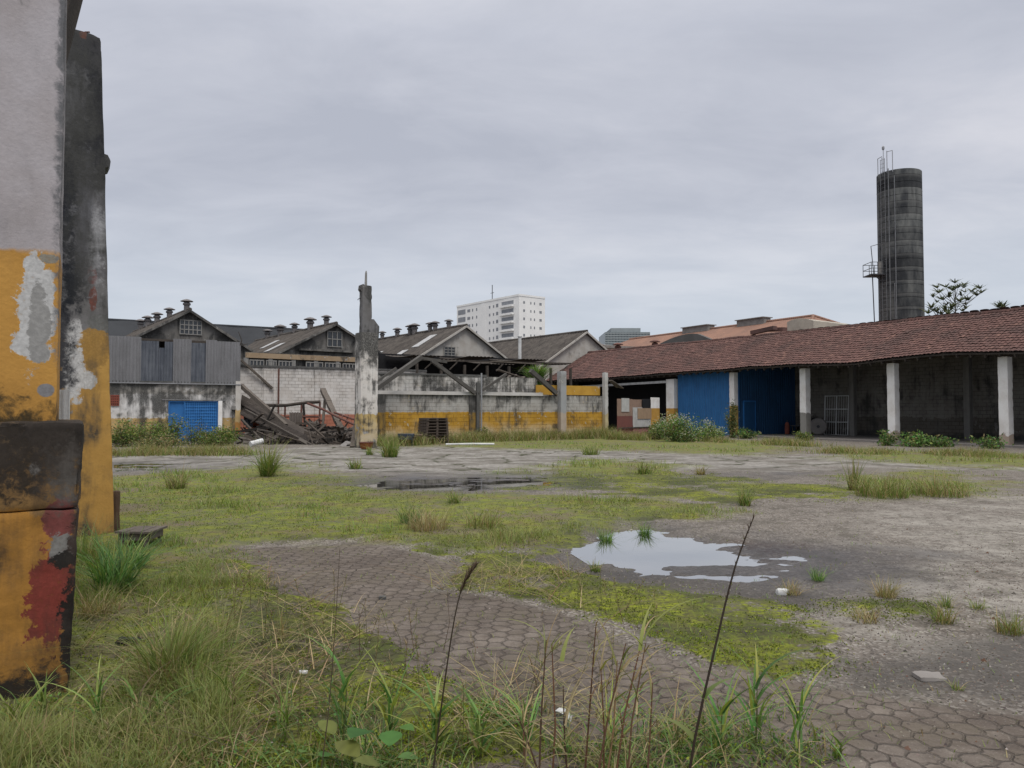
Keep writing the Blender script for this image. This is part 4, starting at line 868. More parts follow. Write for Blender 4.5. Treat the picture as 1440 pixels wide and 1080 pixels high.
def shed_things():
    # leaning white grille, grindstone, cart and red cylinder under the roof
    q0 = onp(1160, 600, PR+1.25)[0]; q1 = onp(1193, 600, PR+1.25)[0]; p = PR+1.2
    g = thing('grille_panel', 'pale barred metal grille leaning on the back wall under the tiled roof', 'grille', (p, q0, .1))
    def P(u, v): return (p+.34*v/2.4-.05, q0+(q1-q0)*u, .1+2.4*v)
    fr = MB()
    for u in (0, .5, 1): fr.beam(P(u,0), P(u,1), .06)
    for v in (0, .33, .66, 1): fr.beam(P(-.02,v), P(1.02,v), .05)
    part(g, 'frame', fr, M['white_metal']); bs = MB()
    for i in range(11): bs.tube([P(i/10+.001,.01), P(i/10+.001,.99)], .014, 5)
    part(g, 'bars', bs, M['white_metal'])
    a = onp(1150, 608, PR+.2); c = Vector((PR+.2, a[0], .62))
    s = thing('disc', 'dull round stone disc standing on edge beside the leaning grille', 'disc', (c.x, c.y, .1))
    part(s, 'wheel', MB().tube([c+Vector((.12,.1,0)), c+Vector((.06,.05,0)), c-Vector((.06,.05,0)), c-Vector((.12,.1,0))], [.46,.52,.52,.46], 24), M['slab'], smooth=True)
    part(s, 'hub', MB().tube([c+Vector((.16,.13,0)), c-Vector((.16,.13,0))], .09, 12), M['dark_steel'])
    a = onp(1091, 605, PS+2.6); c = Vector((PS+2.6, a[0]+.5, .0)); c = Vector((PS+3.6, 33.0, .1))
    e = thing('gas_cylinder', 'small faded red cylinder standing by the blue partition in the shade', 'cylinder', tuple(c))
    part(e, 'body', MB().lathe(c, [(.13,0),(.15,.03),(.15,.6),(.1,.72),(.05,.76)], 14), M['redbrick'], smooth=True)
    part(e, 'valve', MB().lathe(c+Vector((0,0,.76)), [(.03,0),(.03,.08),(.06,.09),(.06,.12)], 8), M['dark_steel'])
    c = Vector((PR+.3, 32.2, .1)); k = thing('hand_cart', 'dark iron hand cart parked in the shade right of the red cylinder', 'cart', tuple(c))
    part(k, 'tray', MB().box(c.x-.7, c.x+.6, c.y-.4, c.y+.4, .62, .68).box(c.x-.7, c.x+.6, c.y-.4, c.y-.36, .681, .95), M['dark_steel'])
    part(k, 'frame', MB().beam((c.x-.7,c.y,.55), (c.x+1.1,c.y,1.15), .06).beam((c.x-.6,c.y-.3,.6), (c.x-.6,c.y-.3,.12), .05).beam((c.x-.6,c.y+.3,.6), (c.x-.6,c.y+.3,.12), .05), M['dark_steel'])
    for sg in (-1, 1): part(k, 'wheel', MB().tube([(c.x+.3,c.y+sg*.45,.38), (c.x+.3,c.y+sg*.5,.38)], .28, 18), M['black'])
    # patched board fence closing the gap between yard wall and pilaster
    A_ = Vector((*w2y(at(871,612,46.2))[:2], 0)); B_ = Vector((*w2y(at(925,612,50.4))[:2], 0)); d = (B_-A_)
    f = thing('patched_fence', 'low fence patched from brown, white and tan boards before the black opening', 'fence', tuple(A_))
    nn = Vector((d.y, -d.x, 0)).normalized()
    def pan(name, px0, px1, y0, y1, mat, off, dep=46.5):
        u0, u1 = (px0-871)/54, (px1-871)/54; dd = lambda u: 46.2+4.2*u
        z0 = max(-.05, at(800, y1, dd((u0+u1)/2)).z); z1 = at(800, y0, dd((u0+u1)/2)).z; a = A_+d*u0+nn*off; b = A_+d*u1+nn*off
        part(f, name, MB().prism([(a.x,a.y,z0), (b.x,b.y,z0), (b.x,b.y,z1), (a.x,a.y,z1)], nn*.03), M[mat])
    pan('board', 868, 889, 584, 614, 'red_board', .00); pan('board', 868, 888, 561, 585, 'brown_ply', .002); pan('board', 887, 914, 562, 576, 'brown_ply', -.03)
    pan('white_board', 888, 913, 573, 601, 'white_board', .04); pan('tan_board', 894, 913.5, 574, 589, 'tan_board', .08); pan('board', 888, 914, 598, 616, 'brick_board', .035)
    pan('pale_strip', 873, 883, 560, 579, 'white_board', .04); pan('side_wall', 914, 927, 559, 614, 'pilaster', .02); pan('hole_shade', 901, 913, 561, 574, 'black', .05)  # one black panel drawn as the shade in the hole
    pan('rail', 868, 914, 600.5, 602, 'dark_timber', .075)
M['red_board'] = plain('red_board', (.16,.06,.05), (.10,.05,.045), 3, streak=6); M['brown_ply'] = plain('brown_ply', (.25,.17,.13), (.16,.115,.09), 3)
M['white_board'] = plain('white_board', (.42,.42,.41), (.28,.28,.27), 3); M['tan_board'] = plain('tan_board', (.31,.22,.145), (.22,.155,.1), 3); M['brick_board'] = plain('brick_board', (.27,.13,.105), (.2,.12,.1), 4)
shed_things()

# ------------------------------------------------------------------ small things along the yard wall
def wall_things():
    # pallets stacked: a dark stack of slatted pallets
    c = w2y(at(609,624,36.2)); w, dp = .62, .5; G = 'dark pallets in one stack by the ochre wall'
    for i in range(9):
        z = .02+i*.137; dx, dy = random.uniform(-.025,.025), random.uniform(-.03,.03); ww = w-.012*i; mb = MB()
        for s in (-1, 0, 1): mb.box(c.x+dx+s*(ww-.05)-.05, c.x+dx+s*(ww-.05)+.05, c.y-dp+dy, c.y+dp+dy, z+.024, z+.106)
        for k in range(5):
            y = c.y+dy-dp+.06+k*(2*dp-.12)/4; mb.box(c.x+dx-ww, c.x+dx+ww, y-.06, y+.06, z, z+.022); mb.box(c.x+dx-ww, c.x+dx+ww, y-.06, y+.06, z+.108, z+.130)
        lab = 'weathered dark pallet in the middle of the stack before the ochre wall'
        if i == 0: lab = 'weathered dark pallet at the bottom of the stack before the ochre wall'
        if i == 8: lab = 'weathered dark pallet on top of the stack before the ochre wall'
        solo('pallet', lab, 'pallet', mb, M['pallet'], (c.x, c.y, z), group=G)
    def stool(px0, px1, yb, yt, mat, label, d, th=.06):
        a, b = w2y(at(px0, yb, d)), w2y(at(px1, yb, d)); zt = at(px0, yt, d).z; t = thing('stool', label, 'stool', ((a.x+b.x)/2, (a.y+b.y)/2, 0))
        u = Vector((b.x-a.x, b.y-a.y, 0)); n = Vector((-u.y, u.x, 0)).normalized()*.45; A_ = Vector((a.x, a.y, 0))
        part(t, 'seat', MB().prism([A_+Vector((0,0,zt-th)), A_+u+Vector((0,0,zt-th-.03)), A_+u+n+Vector((0,0,zt-th)), A_+n+Vector((0,0,zt-th))], (0,0,th)), M[mat])
        for f, g in ((.08,.1),(.92,.1),(.08,.9),(.92,.9)): p = A_+u*f+n*g; part(t, 'leg', MB().beam((p.x,p.y,-.03), (p.x,p.y,zt-th-.005), .05), M[mat])
        part(t, 'apron', MB().beam(A_+u*.1+n*.06+Vector((0,0,zt-th-.09)), A_+u*.9+n*.06+Vector((0,0,zt-th-.09)), .03, .1), M[mat])
    stool(559, 581, 631, 610, 'slate_blue', 'blue black low table left of the pallet stack', 34.0, .12); stool(576, 593, 629, 611, 'brown_timber', 'brown wooden stool between the blue black table and the pallets', 34.6)
    a = gnd(620,631); b = gnd(695,629.5); a = w2y((a.x,34.2,0)); b = w2y((at(695,630,34.6).x,34.6,0)); a.z = b.z = .07
    solo('fallen_pole', 'long white pole lying on the ground along the ochre wall', 'pole', MB().tube([a, a.lerp(b,.5)+Vector((0,0,.015)), b], .05, 8), M['white_metal'], (a.x,a.y,0))
M['pallet'] = plain('pallet_wood', (.075,.058,.048), (.035,.029,.026), 5, streak=8); M['slate_blue'] = plain('slate_blue', (.035,.045,.065), (.02,.024,.034), 4)
wall_things()

# ------------------------------------------------------------------ beyond: orange roof, silo, towers
def orange_hall():
    p, q0, q1, z, hw, ze = 59.2, 46.7, 73.5, 10.35, 10, 6.2; t = thing('orange_hall', 'large hall with faded orange tiled hip roof behind the red brown shed', 'hall', (p, 60, 0))
    r = MB(); n = 60
    r.add([(p,q0,z),(p,q1,z),(p-hw,q1+5,ze),(p-hw,q0-7,ze),(p+hw,q0-7,ze),(p+hw,q1+5,ze)], [(0,1,2,3),(0,3,4),(0,4,5,1),(1,5,2)])
    rf = part(t, 'roof', r, M['orange_tile'])
    part(t, 'ridge_tiles', MB().tube([(p,q0,z+.03),(p,q1,z+.03)], .14, 8).tube([(p,q0,z+.03),(p-hw,q0-7,ze+.03)], .14, 8).tube([(p,q0,z+.03),(p+hw,q0-7,ze+.03)], .14, 8), M['orange_tile'], rf)
    part(t, 'wall', MB().box(p-hw+.5, p+hw-.5, q0-6.4, q1+4.4, -.1, ze-.02), M['gable_pale'])
    for x0, x1 in ((965,1001),(1042,1080)):
        a, b = onp(x0, 450, p)[0], onp(x1, 450, p)[0]; part(t, 'ridge_monitor', MB().box(p-.5, p+.5, min(a,b), max(a,b), z-.2, z+.42).box(p-.7, p+.7, min(a,b)-.1, max(a,b)+.1, z+.421, z+.5), M['grey_ply'], rf)
    # pale vaulted dormer and grey arched gable in front of the slope
    def onslope(px, py): 
        d = 66; v = w2y(at(px, py, d)); return v
    a = w2y(at(1107,470,64)); b = w2y(at(1144,470,62)); zt = at(1120,447.5,63).z; zb = at(1120,470,63).z; u = (Vector((b.x,b.y,0))-Vector((a.x,a.y,0))); A_ = Vector((a.x,a.y,0)); mb = MB(); pts = []
    for i in range(11): s = i/10; pts.append(A_+u*s+Vector((0,0,zb+(zt-zb)*(.72+.28*math.sin(math.pi*(.15+.8*s))))))
    pts = [A_+Vector((0,0,zb-1.5)), A_+u+Vector((0,0,zb-1.5))]+pts[::-1]; nrm = Vector((-u.y,u.x,0)).normalized()
    part(t, 'vaulted_dormer', mb.prism(pts, nrm*6), M['vault'], rf); 
    a = w2y(at(928,492,72)); b = w2y(at(1004,484,66)); A_ = Vector((a.x,a.y,0)); u = Vector((b.x-a.x,b.y-a.y,0)); pts = []
    for i in range(15): s = i/14; z_ = at(900,488-19*math.sin(math.pi*min(1,s*.62+.08)) if s < .7 else 469+(s-.7)/.3*10, 72-6*s).z; pts.append(A_+u*s+Vector((0,0,z_)))
    zb = 4.5; pts = [A_+Vector((0,0,zb)), A_+u+Vector((0,0,zb))]+pts[::-1]; part(t, 'arched_gable', MB().prism(pts, Vector((-u.y,u.x,0)).normalized()*.4), M['arch'], rf)
    for x0,y0,x1,y1 in ((1058,468,1090,461),(1075,464,1104,463)):
        a = w2y(at(x0,y0,62)); b = w2y(at(x1,y1,60)); part(t, 'broken_ridge', MB().beam(a, b, .5, .3), M['tile'], rf)
def orange_mat():
    m = NM('orange_tile', .95, .15); o = m.ob; s = m.sep(o); w = m.n('ShaderNodeTexWave', bands_direction='Y'); m.L(o, w.inputs[0]); w.inputs['Scale'].default_value = 1.3; w.inputs['Distortion'].default_value = .3
    c = m.mix(m.ss(m.noise(o, .5, 5), .35, .68), (.275,.165,.125), (.21,.135,.11)); c = m.mix(m.ss(m.noise(o, 2, 5), .55, .75, 0, .5), c, (.2,.13,.1)); c = m.mix(m.math('MULTIPLY', w.outputs[1], .3), c, (.22,.1,.06)); m.bump(w.outputs[1], .1, .6); return m.col(c)
M['orange_tile'] = orange_mat(); M['vault'] = plain('vault_plaster', (.36,.33,.28), (.2,.18,.16), .8); M['arch'] = plain('grey_arch', (.10,.098,.095), (.06,.058,.056), .8)
orange_hall()
def low_roofs():
    t = thing('low_workshop', 'pale flat roofed workshop with small mushroom vents just behind the shed end', 'workshop', (50, 66, 0))
    a = w2y(at(838,490,78)); b = w2y(at(905,486,80)); z = at(860,482,79).z; 
    part(t, 'wall', MB().box(a.x-1, b.x+2, 66, 74, -.1, z-.3), M['gable_pale']); rf = part(t, 'roof', MB().box(a.x-1.3, b.x+2.3, 65.7, 74.3, z-.299, z), M['grey_ply'])
    part(t, 'roof_upper', MB().box(a.x+1, b.x, 68, 73, z+.001, at(860,478,79).z), M['white_board'], rf)
    for px, py in ((842,484),(869,483),(921,479)):
        c = w2y(at(px, py, 74)); v = MB(); vent(v, (c.x, c.y, c.z-.7), .8); part(t, 'roof_vent', v, M['rust_pipe'], smooth=True)
    s = w2y(at(731,490,63)); c = solo('white_pipe', 'thin white vent pipe standing on the roof left of the pale gable', 'pipe', MB().tube([(s.x, s.y, 3.5), (s.x, s.y, at(731,474,63).z)], .14, 10).lathe((s.x, s.y, at(731,474,63).z), [(.19,0),(.19,.1),(.05,.16)], 10), M['white_metal'], (s.x, s.y, 0))
low_roofs()
def silo():
    d = 75.0; c = at(1270.5, 600, d); x, y = c.x, c.y; r = 28.9/F*d; zt = at(1268, 236, d-r).z
    t = thing('water_tower', 'tall cylindrical sooty concrete water tower with ladder and side platform', 'water tower', (x, y, 0), yard=False)
    n = 20; prof = [(r,0)]; h = zt/n
    for i in range(n): prof += [(r, i*h+.03), (r, (i+1)*h-.03), (r-.035, (i+1)*h-.02), (r-.035, (i+1)*h)]
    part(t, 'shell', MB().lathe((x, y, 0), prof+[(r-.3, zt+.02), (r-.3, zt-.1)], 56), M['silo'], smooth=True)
    def at_ang(px, k=1.03): # point on the shell under pixel column px
        best = min((abs(720+F*(x+r*k*math.sin(t_))/(y-r*k*math.cos(t_))-px), t_) for t_ in [i*.004-1.9 for i in range(900)])[1]; return x+r*k*math.sin(best), y-r*k*math.cos(best)
    lad = MB(); a, b = at_ang(1243.5, 1.05), at_ang(1249.5, 1.05)
    for q in (a, b): lad.tube([(q[0], q[1], 2), (q[0], q[1], zt+1.3)], .026, 6)
    for i in range(int(zt/.4)): lad.tube([(a[0], a[1], 2+i*.4), (b[0], b[1], 2+i*.4)], .014, 5, False)
    part(t, 'ladder', lad, M['dull_steel'])
    cg = MB(); a, b = at_ang(1239, 1.0), at_ang(1262, 1.0)
    o = lambda q, f: (x+(q[0]-x)*f, y+(q[1]-y)*f)
    for px, zz in ((1240,1.6),(1246,1.5),(1253,2.0),(1261,1.9)): q = at_ang(px, 1.0); cg.tube([(q[0],q[1],zt-.2), (q[0],q[1],zt+zz)], .035, 6)
    for p0, p1, zz in ((1240,1246,1.6),(1253,1261,1.9)): a, b = at_ang(p0,1.), at_ang(p1,1.); cg.tube([(a[0],a[1],zt+zz),(b[0],b[1],zt+zz)], .03, 6)
    q = at_ang(1248,1.0); cg.lathe((q[0], q[1], zt+2.2), [(.07,0),(.13,.1),(.13,.3),(.05,.4)], 8); cg.tube([(q[0],q[1],zt),(q[0],q[1],zt+2.3)], .03, 6)
    part(t, 'top_rail', cg, M['steel'])
    for px, z0, z1, rad in ((1254.5,2,zt+.2,.055),(1263,2,zt-.6,.05),(1261,2,14,.05),(1240,2,zt-1,.04),(1297,8,18.5,.04),(1266,2,9.5,.06)):
        q = at_ang(px, 1.02); part(t, 'pipe', MB().tube([(q[0],q[1],z0),(q[0],q[1],z1)], rad*.85, 6), M['dull_steel'])
    # side platform with railing, door and stay
    pf = MB(); zp = at(1230,387,d).z; x0 = (1222-720)/F*d; x1 = x-r*.9
    part(t, 'platform', MB().box(x0, x1, y-.9, y+.9, zp-.09, zp), M['dark_steel'])
    for xx in (x0+.03, x0+.65, x1-.35):
        pf.tube([(xx, y-.88, zp), (xx, y-.88, zp+1.15)], .03, 6); pf.tube([(xx, y+.88, zp), (xx, y+.88, zp+1.15)], .03, 6)
    for zz in (.55, 1.15):
        pf.tube([(x0+.03, y-.88, zp+zz), (x1+.2, y-.88, zp+zz)], .03, 6); pf.tube([(x0+.03, y-.88, zp+zz), (x0+.03, y+.88, zp+zz)], .03, 6); pf.tube([(x0+.03, y+.88, zp+zz), (x1+.2, y+.88, zp+zz)], .03, 6)
    zh = at(1222,349,d).z; pf.tube([(x0+.25, y-.88, zp), (x0+.02, y-.88, zh), (x1+.3, y-.88, zh+.5)], .04, 6); part(t, 'railing', pf, M['dark_steel'])
    part(t, 'stay', MB().tube([(x0+.3, y-.5, zp-.1), ((1232-720)/F*d, y-.5, .5)], .05, 6).tube([(x0+.45, y-.5, zp-.1), (x1+.2, y-.5, zp-1.1)], .04, 6), M['dark_steel'])
    q = at_ang(1243, 1.03); part(t, 'hatch_box', MB().box(q[0]-.28, q[0]+.28, q[1]-.08, q[1]+.2, zp-.05, zp+1.3), M['grey_ply'])
    part(t, 'stub', MB().tube([(x+r*.98, y, zt-1.7), (x+r+.3, y, zt-1.7)], .03, 6).tube([(x-r*.98, y, zt-2.0), (x-r-.25, y, zt-2.0)], .03, 6), M['steel'])
def silo_mat():
    m = NM('sooty_concrete_rings', .92, .2); o = m.ob; z = m.sep(o)[2]; h = 25.9/20
    ring = m.math('FLOOR', m.math('DIVIDE', z, h)); wn = m.n('ShaderNodeTexWhiteNoise', noise_dimensions='1D'); m.L(ring, wn.inputs['W'])
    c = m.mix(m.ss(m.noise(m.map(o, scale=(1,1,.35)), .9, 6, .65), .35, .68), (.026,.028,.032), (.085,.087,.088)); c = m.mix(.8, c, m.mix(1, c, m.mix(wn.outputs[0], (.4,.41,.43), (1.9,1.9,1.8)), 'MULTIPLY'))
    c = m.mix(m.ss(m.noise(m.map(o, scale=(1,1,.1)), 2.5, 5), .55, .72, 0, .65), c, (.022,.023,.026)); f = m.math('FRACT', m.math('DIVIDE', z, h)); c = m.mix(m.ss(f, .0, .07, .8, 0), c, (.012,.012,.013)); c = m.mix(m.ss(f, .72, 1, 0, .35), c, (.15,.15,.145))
    m.bump(m.noise(o, 4, 5), .05, .5); return m.col(c)
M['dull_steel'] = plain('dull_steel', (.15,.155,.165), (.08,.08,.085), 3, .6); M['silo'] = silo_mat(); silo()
def apartment():
    cx, cy = at(730, 500, 270).x, 270.0; dl = Vector((-.62,.785,0)); dr = Vector((.785,.62,0)); L, Wd, H = 39.5, 12.2, at(730, 416, 270).z
    t = thing('apartment_tower', 'tall white apartment block with balcony bands far behind the gabled halls', 'building', (cx, cy, 0), yard=False); c = Vector((cx, cy, 0))
    part(t, 'wall', MB().prism([c, c+dr*Wd, c+dr*Wd+dl*L, c+dl*L], (0,0,H)), M['tower'])
    pr = MB()
    for o, d, l in ((c, dl, L), (c, dr, Wd)): n = Vector((d.y, -d.x, 0)) if d is dl else Vector((d.y, -d.x, 0)); pr.beam(o+Vector((0,0,H+.35)), o+d*l+Vector((0,0,H+.35)), .3, .69)
    part(t, 'parapet', pr, M['tower']); part(t, 'antenna', MB().tube([c+dl*16+Vector((0,0,H)), c+dl*16+Vector((0,0,H+6))], .15, 5).tube([c+dl*15+Vector((0,0,H+3)), c+dl*17+Vector((0,0,H+3))], .1, 5), M['dark_steel'])
    part(t, 'roof_house', MB().prism([c+dr*3+dl*12, c+dr*9+dl*12, c+dr*9+dl*20, c+dr*3+dl*20], (0,0,H+.4)), M['tower'])
    fh = 2.95; nl = -Vector((dl.y*-1, dl.x, 0)); nl = Vector((-dl.y, dl.x, 0)); nl = nl if nl.y < 0 else -nl; nr = Vector((dr.y, -dr.x, 0)); nr = nr if nr.y < 0 else -nr
    part(t, 'stair_panel', MB().prism([c+dl*20.0+nl*.06, c+dl*23+nl*.06, c+dl*23-nl*.1, c+dl*20-nl*.1], (0,0,H-.3)), M['tower'])
    def win(d, n, u0, u1, z0, z1, name, mat):
        a, b = c+d*u0, c+d*u1; return part(t, name, MB().prism([a+n*.05+Vector((0,0,z0)), b+n*.05+Vector((0,0,z0)), b-n*.2+Vector((0,0,z0)), a-n*.2+Vector((0,0,z0))], (0,0,z1-z0)), M[mat])
    for k in range(8):
        z = H-1.9-k*fh-1.0
        b = win(dl, nl, 3.2, 10.2, z-.35, z+1.75, 'balcony', 'tower_dark'); a0, a1 = c+dl*2.9+nl*.06, c+dl*10.5+nl*.06  # dark box stands in for the shade of the recessed balcony
        part(t, 'balcony_front', MB().prism([a0+Vector((0,0,z-.55)), a1+Vector((0,0,z-.55)), a1+nl*1.1+Vector((0,0,z-.55)), a0+nl*1.1+Vector((0,0,z-.55))], (0,0,.75)), M['tower'], b)
        for u0, u1, hgt in ((12.3,13.6,1.25),(14.8,15.5,1.0),(17.2,18.0,1.0)): win(dl, nl, u0, u1, z+.2, z+.2+hgt, 'window', 'tower_dark')
        for u0, u1 in ((25.6,26.3),(28.3,29),(30.3,32.2)): win(dl, nl, u0, u1, z+.2, z+1.3, 'window', 'tower_dark')
        win(dl, nl, 33.5, 38.6, z-.3, z+1.6, 'balcony', 'tower_dark')  # balcony recess shade, again as a dark box
        for u0, u1 in ((1.9,2.7),(5.2,5.7),(6.9,7.4),(9.5,10.6)): win(dr, nr, u0, u1, z+.3, z+1.2, 'window', 'tower_dark')
M['tower'] = plain('tower_paint', (.74,.74,.73), (.64,.64,.64), .25, bump=0, dirt=.4); M['tower_dark'] = plain('tower_window_and_shade', (.17,.18,.20), (.27,.28,.30), .8, .3, bump=0)  # window tone doubles as painted shade in the balcony recesses
apartment()
def office():
    d = 350; t = thing('office_block', 'distant grey green stepped glass office block left of the orange roof', 'building', (at(882,500,d).x, d, 0), yard=False)
    def bx(x0, x1, yt, dep, off): a, b = at(x0, 500, d).x, at(x1, 500, d).x; return MB().box(a, b, d+off, d+off+dep, 0, at(880, yt, d).z)
    part(t, 'main_block', bx(851,914,467,25,0), M['office']); part(t, 'upper_block', bx(861,903,460,18,4), M['office_pale']); fl = MB(); a, b = at(851,500,d).x, at(914,500,d).x
    for k in range(6): z = at(880,468.5+3.4*k,d).z; fl.box(a-.05, b+.05, d-.15, d-.01, z-.3, z+.25)
    part(t, 'floor_bands', fl, M['office_pale']); mu = MB()
    for k in range(16): x = a+(b-a)*k/15; mu.box(x-.12, x+.12, d-.1, d-.012, 10, at(880,467,d).z)
    part(t, 'mullions', mu, M['office_pale'])
M['office'] = plain('office_glass', (.085,.105,.115), (.14,.165,.175), .3, .3, bump=0); M['office_pale'] = plain('office_frame', (.25,.28,.29), (.2,.22,.23), .5, bump=0)
office()

# ------------------------------------------------------------------ near piers on the left
def near_piers():
    # piers of a ruined hall, in a line along q
    pe, q0 = -.085, 5.25
    m1 = painted('near_pier_paint', [(-9, (.42,.225,.055)), (2.535, (.35,.325,.335))], mould=.60, mw=.4, mscale=1.5, peel=.08, seed=22, top=(3.4, 6, .14), edge=.05, base=0, peelcol=(.36,.36,.355),
        blobs=[((-.115,-.0,2.16), (.085,.6,.30), (.46,.455,.445), .62), ((-.075,0,2.30), (.05,.6,.15), (.46,.455,.445), .62), ((-.155,0,2.0), (.08,.6,.09), (.46,.455,.445), .62), ((-.10,0,2.07), (.05,.6,.24), (.27,.265,.255), .62), ((-.13,0,2.46), (.055,.6,.045), (.46,.455,.445), .45), ((-.06,0,2.5), (.05,.6,.03), (.24,.22,.18), .45), ((-.06,0,1.72), (.045,.6,.04), (.2,.195,.2), .15),
               ((-.25,0,1.5), (.5,.6,.13), (.06,.042,.02), 1.0), ((-.01,0,4.4), (.03,.6,1.8), (.13,.13,.135), .9), ((-.2,0,4.7), (.06,.6,.5), (.16,.155,.15), 1.0)], fine=17)
    t = thing('pier', 'nearest tall wall pier, ochre below and pinkish grey above with peeled patches', 'pier', (pe, q0, 0))
    part(t, 'shaft', rough_box((pe-2.2, q0, 1.45), (pe, q0+.7, 6.6), .05, .015, .006, 3, 81), m1, smooth=True)
    a = w2y(at(110, -20, 6.6)); b = w2y(at(86.5, 88, 6.6))
    part(t, 'roof_strut', MB().beam((a.x-.02, a.y, a.z+.2), (b.x-.10, b.y, b.z-.1), .22, .16).beam((a.x-.23, a.y+.02, a.z+.25), (b.x-.33, b.y+.02, b.z-.1), .26, .12), M['dark_timber'])
    m2 = painted('near_plinth_paint', [(-9, (.33,.165,.036)), (1.04, (.22,.13,.05)), (1.3, (.17,.115,.06))], mould=.86, mw=.30, mscale=2.3, peel=.25, seed=23, edge=.2, base=.12, top=(.98, 1.53, .15), peelcol=(.25,.2,.13), mcol=(.016,.013,.011),
        blobs=[((-.09,0,.58), (.12,.5,.28), (.19,.04,.03), .65), ((-.07,0,.99), (.08,.5,.12), (.17,.05,.045), .4), ((-.06,0,.83), (.07,.5,.08), (.19,.185,.175), .6), ((-.20,0,1.28), (.03,.5,.04), (.30,.29,.28), .5), ((.0,0,.30), (.065,.6,.42), (.014,.012,.011), .7), ((.04,0,1.3), (.06,.6,.35), (.02,.018,.016), .8), ((.02,0,.9), (.04,.6,.3), (.05,.035,.03), .8), ((-.06,0,.76), (.06,.5,.04), (.02,.018,.016), .6),
                ((-.1,0,1.5), (.25,.6,.12), (.012,.011,.010), .7), ((-.45,0,1.3), (.35,.6,.16), (.03,.022,.015), 1.2), ((-.05,0,1.25), (.08,.5,.14), (.12,.11,.10), .9), ((-.3,0,.06), (.5,.6,.12), (.022,.018,.014), .9)], fine=26)
    k = thing('plinth_block', 'big mould blackened ochre concrete block with red paint patch, nearest thing on the left', 'plinth', (.02, 4.97, 0))
    def warp(P): P = P.copy(); P[:, 0] += np.where(P[:, 0] > -.5, .055*np.clip(P[:, 2]/1.53, 0, 1), 0); return P
    up = rough_box((-2.3, 4.97, 1.045), (.0, 6.15, 1.535), .022, .022, .017, 6, 82, warp); part(k, 'upper_block', up, m2, smooth=True)
    part(k, 'lower_block', rough_box((-2.3, 4.965, -.15), (-.005, 6.15, 1.043), .022, .018, .016, 6, 83, warp), m2, smooth=True)
    p = thing('metal_sheet_strip', 'narrow pale metal sheet standing in the gap between the two piers', 'sheet', (-.04, 6.4, 1.4))
    a = w2y(at(79, 548, 6.2)); b = w2y(at(97, 588, 6.2)); part(p, 'sheet', corr_sheet(MB(), (a.x, a.y, .9), (b.x-a.x, b.y-a.y, 0), (0, 0, a.z-.9), .055, .006, 2), M['white_metal'])
    part(p, 'edge_strip', MB().box(a.x-.02, a.x+.015, a.y-.03, a.y-.015, .9, a.z), M['white_metal'])
    m3 = painted('far_pier_paint', [(-9, (.45,.265,.075)), (2.5, (.17,.17,.175)), (3.3, (.13,.13,.14)), (4.4, (.05,.05,.056))], mould=.74, mw=.22, mscale=1.9, peel=.1, seed=24, edge=.35, base=.10, top=(2.5, 4.6, .10), peelcol=(.22,.22,.225), fine=16,
        blobs=[((-.49,0,2.22), (.13,.6,.50), (.52,.515,.51), .4), ((-.36,0,1.98), (.12,.6,.11), (.53,.52,.51), .4), ((-.66,0,2.4), (.15,.6,.75), (.045,.045,.05), .85), ((-.26,0,2.40), (.15,.6,.27), (.34,.20,.06), .45), ((-.30,0,3.30), (.055,.6,.12), (.20,.055,.045), .45), ((-.29,0,3.02), (.045,.6,.15), (.17,.065,.05), .5),
               ((-.52,0,3.15), (.17,.6,.30), (.018,.02,.024), .8), ((-.20,0,2.70), (.16,.6,.09), (.15,.15,.145), .7), ((-.60,0,4.35), (.26,.6,.9), (.016,.018,.024), 1.3), ((-.2,0,5.3), (.3,.6,.7), (.02,.021,.025), 1.2), ((-.46,0,6.33), (.05,.6,.05), (.20,.07,.045), .6), ((-.27,0,3.72), (.11,.6,.5), (.30,.30,.31), 1.1), ((-.56,0,5.45), (.13,.6,.4), (.13,.13,.135), 1.1), ((-.40,0,4.1), (.08,.6,.6), (.11,.11,.12), 1.2)])
    pe2, q2 = .475, 10.84
    f = thing('pier', 'second wall pier behind the nearest one, ochre base and soot black top', 'pier', (pe2, q2, 0))
    def taper(P): P = P.copy(); P[:, 0] -= .26*np.clip(P[:, 2], 0, 9)/6.4*(P[:, 0] > pe2-.6)+.010*(vnoise(P[:, 2]*1.7, P[:, 2]*0, None, 8)-.5); P[:, 2] -= np.where(P[:, 2] > 6.2, .10*np.clip((P[:, 0]-pe2+1.1)/.9, 0, 1)+.035*vnoise(P[:,0]*9, P[:,1]*9, None, 9), 0); return P
    part(f, 'shaft', rough_box((pe2-1.3, q2, -.15), (pe2, q2+.75, 6.46), .04, .02, .014, 2.5, 84, taper), m3, smooth=True)
    part(f, 'bracket', MB().prism([(pe2-.3, q2+.2, 4.66), (pe2-.14, q2+.2, 4.76), (pe2-.115, q2+.2, 4.83), (pe2-.125, q2+.2, 4.86), (pe2-.15, q2+.2, 4.91), (pe2-.3, q2+.2, 4.94)], (0,.35,0)), M['dark_concrete'])
    part(f, 'rebar', MB().tube([(pe2-.45, q2+.2, 6.3), (pe2-.43, q2+.2, 6.46), (pe2-.38, q2+.2, 6.47)], .012, 5), M['rust_pipe'])
    a = gnd(162, 750); a = w2y((at(162,745,9.9).x, 9.9, 0)); solo('wooden_post', 'short rotten dark wooden post touching the second pier base', 'post', rough_box((a.x-.05, a.y-.06, -.1), (a.x+.05, a.y+.06, at(162,690,9.9).z), .06, .02, .012, 6, 85), M['brown_timber'], (a.x, a.y, 0))
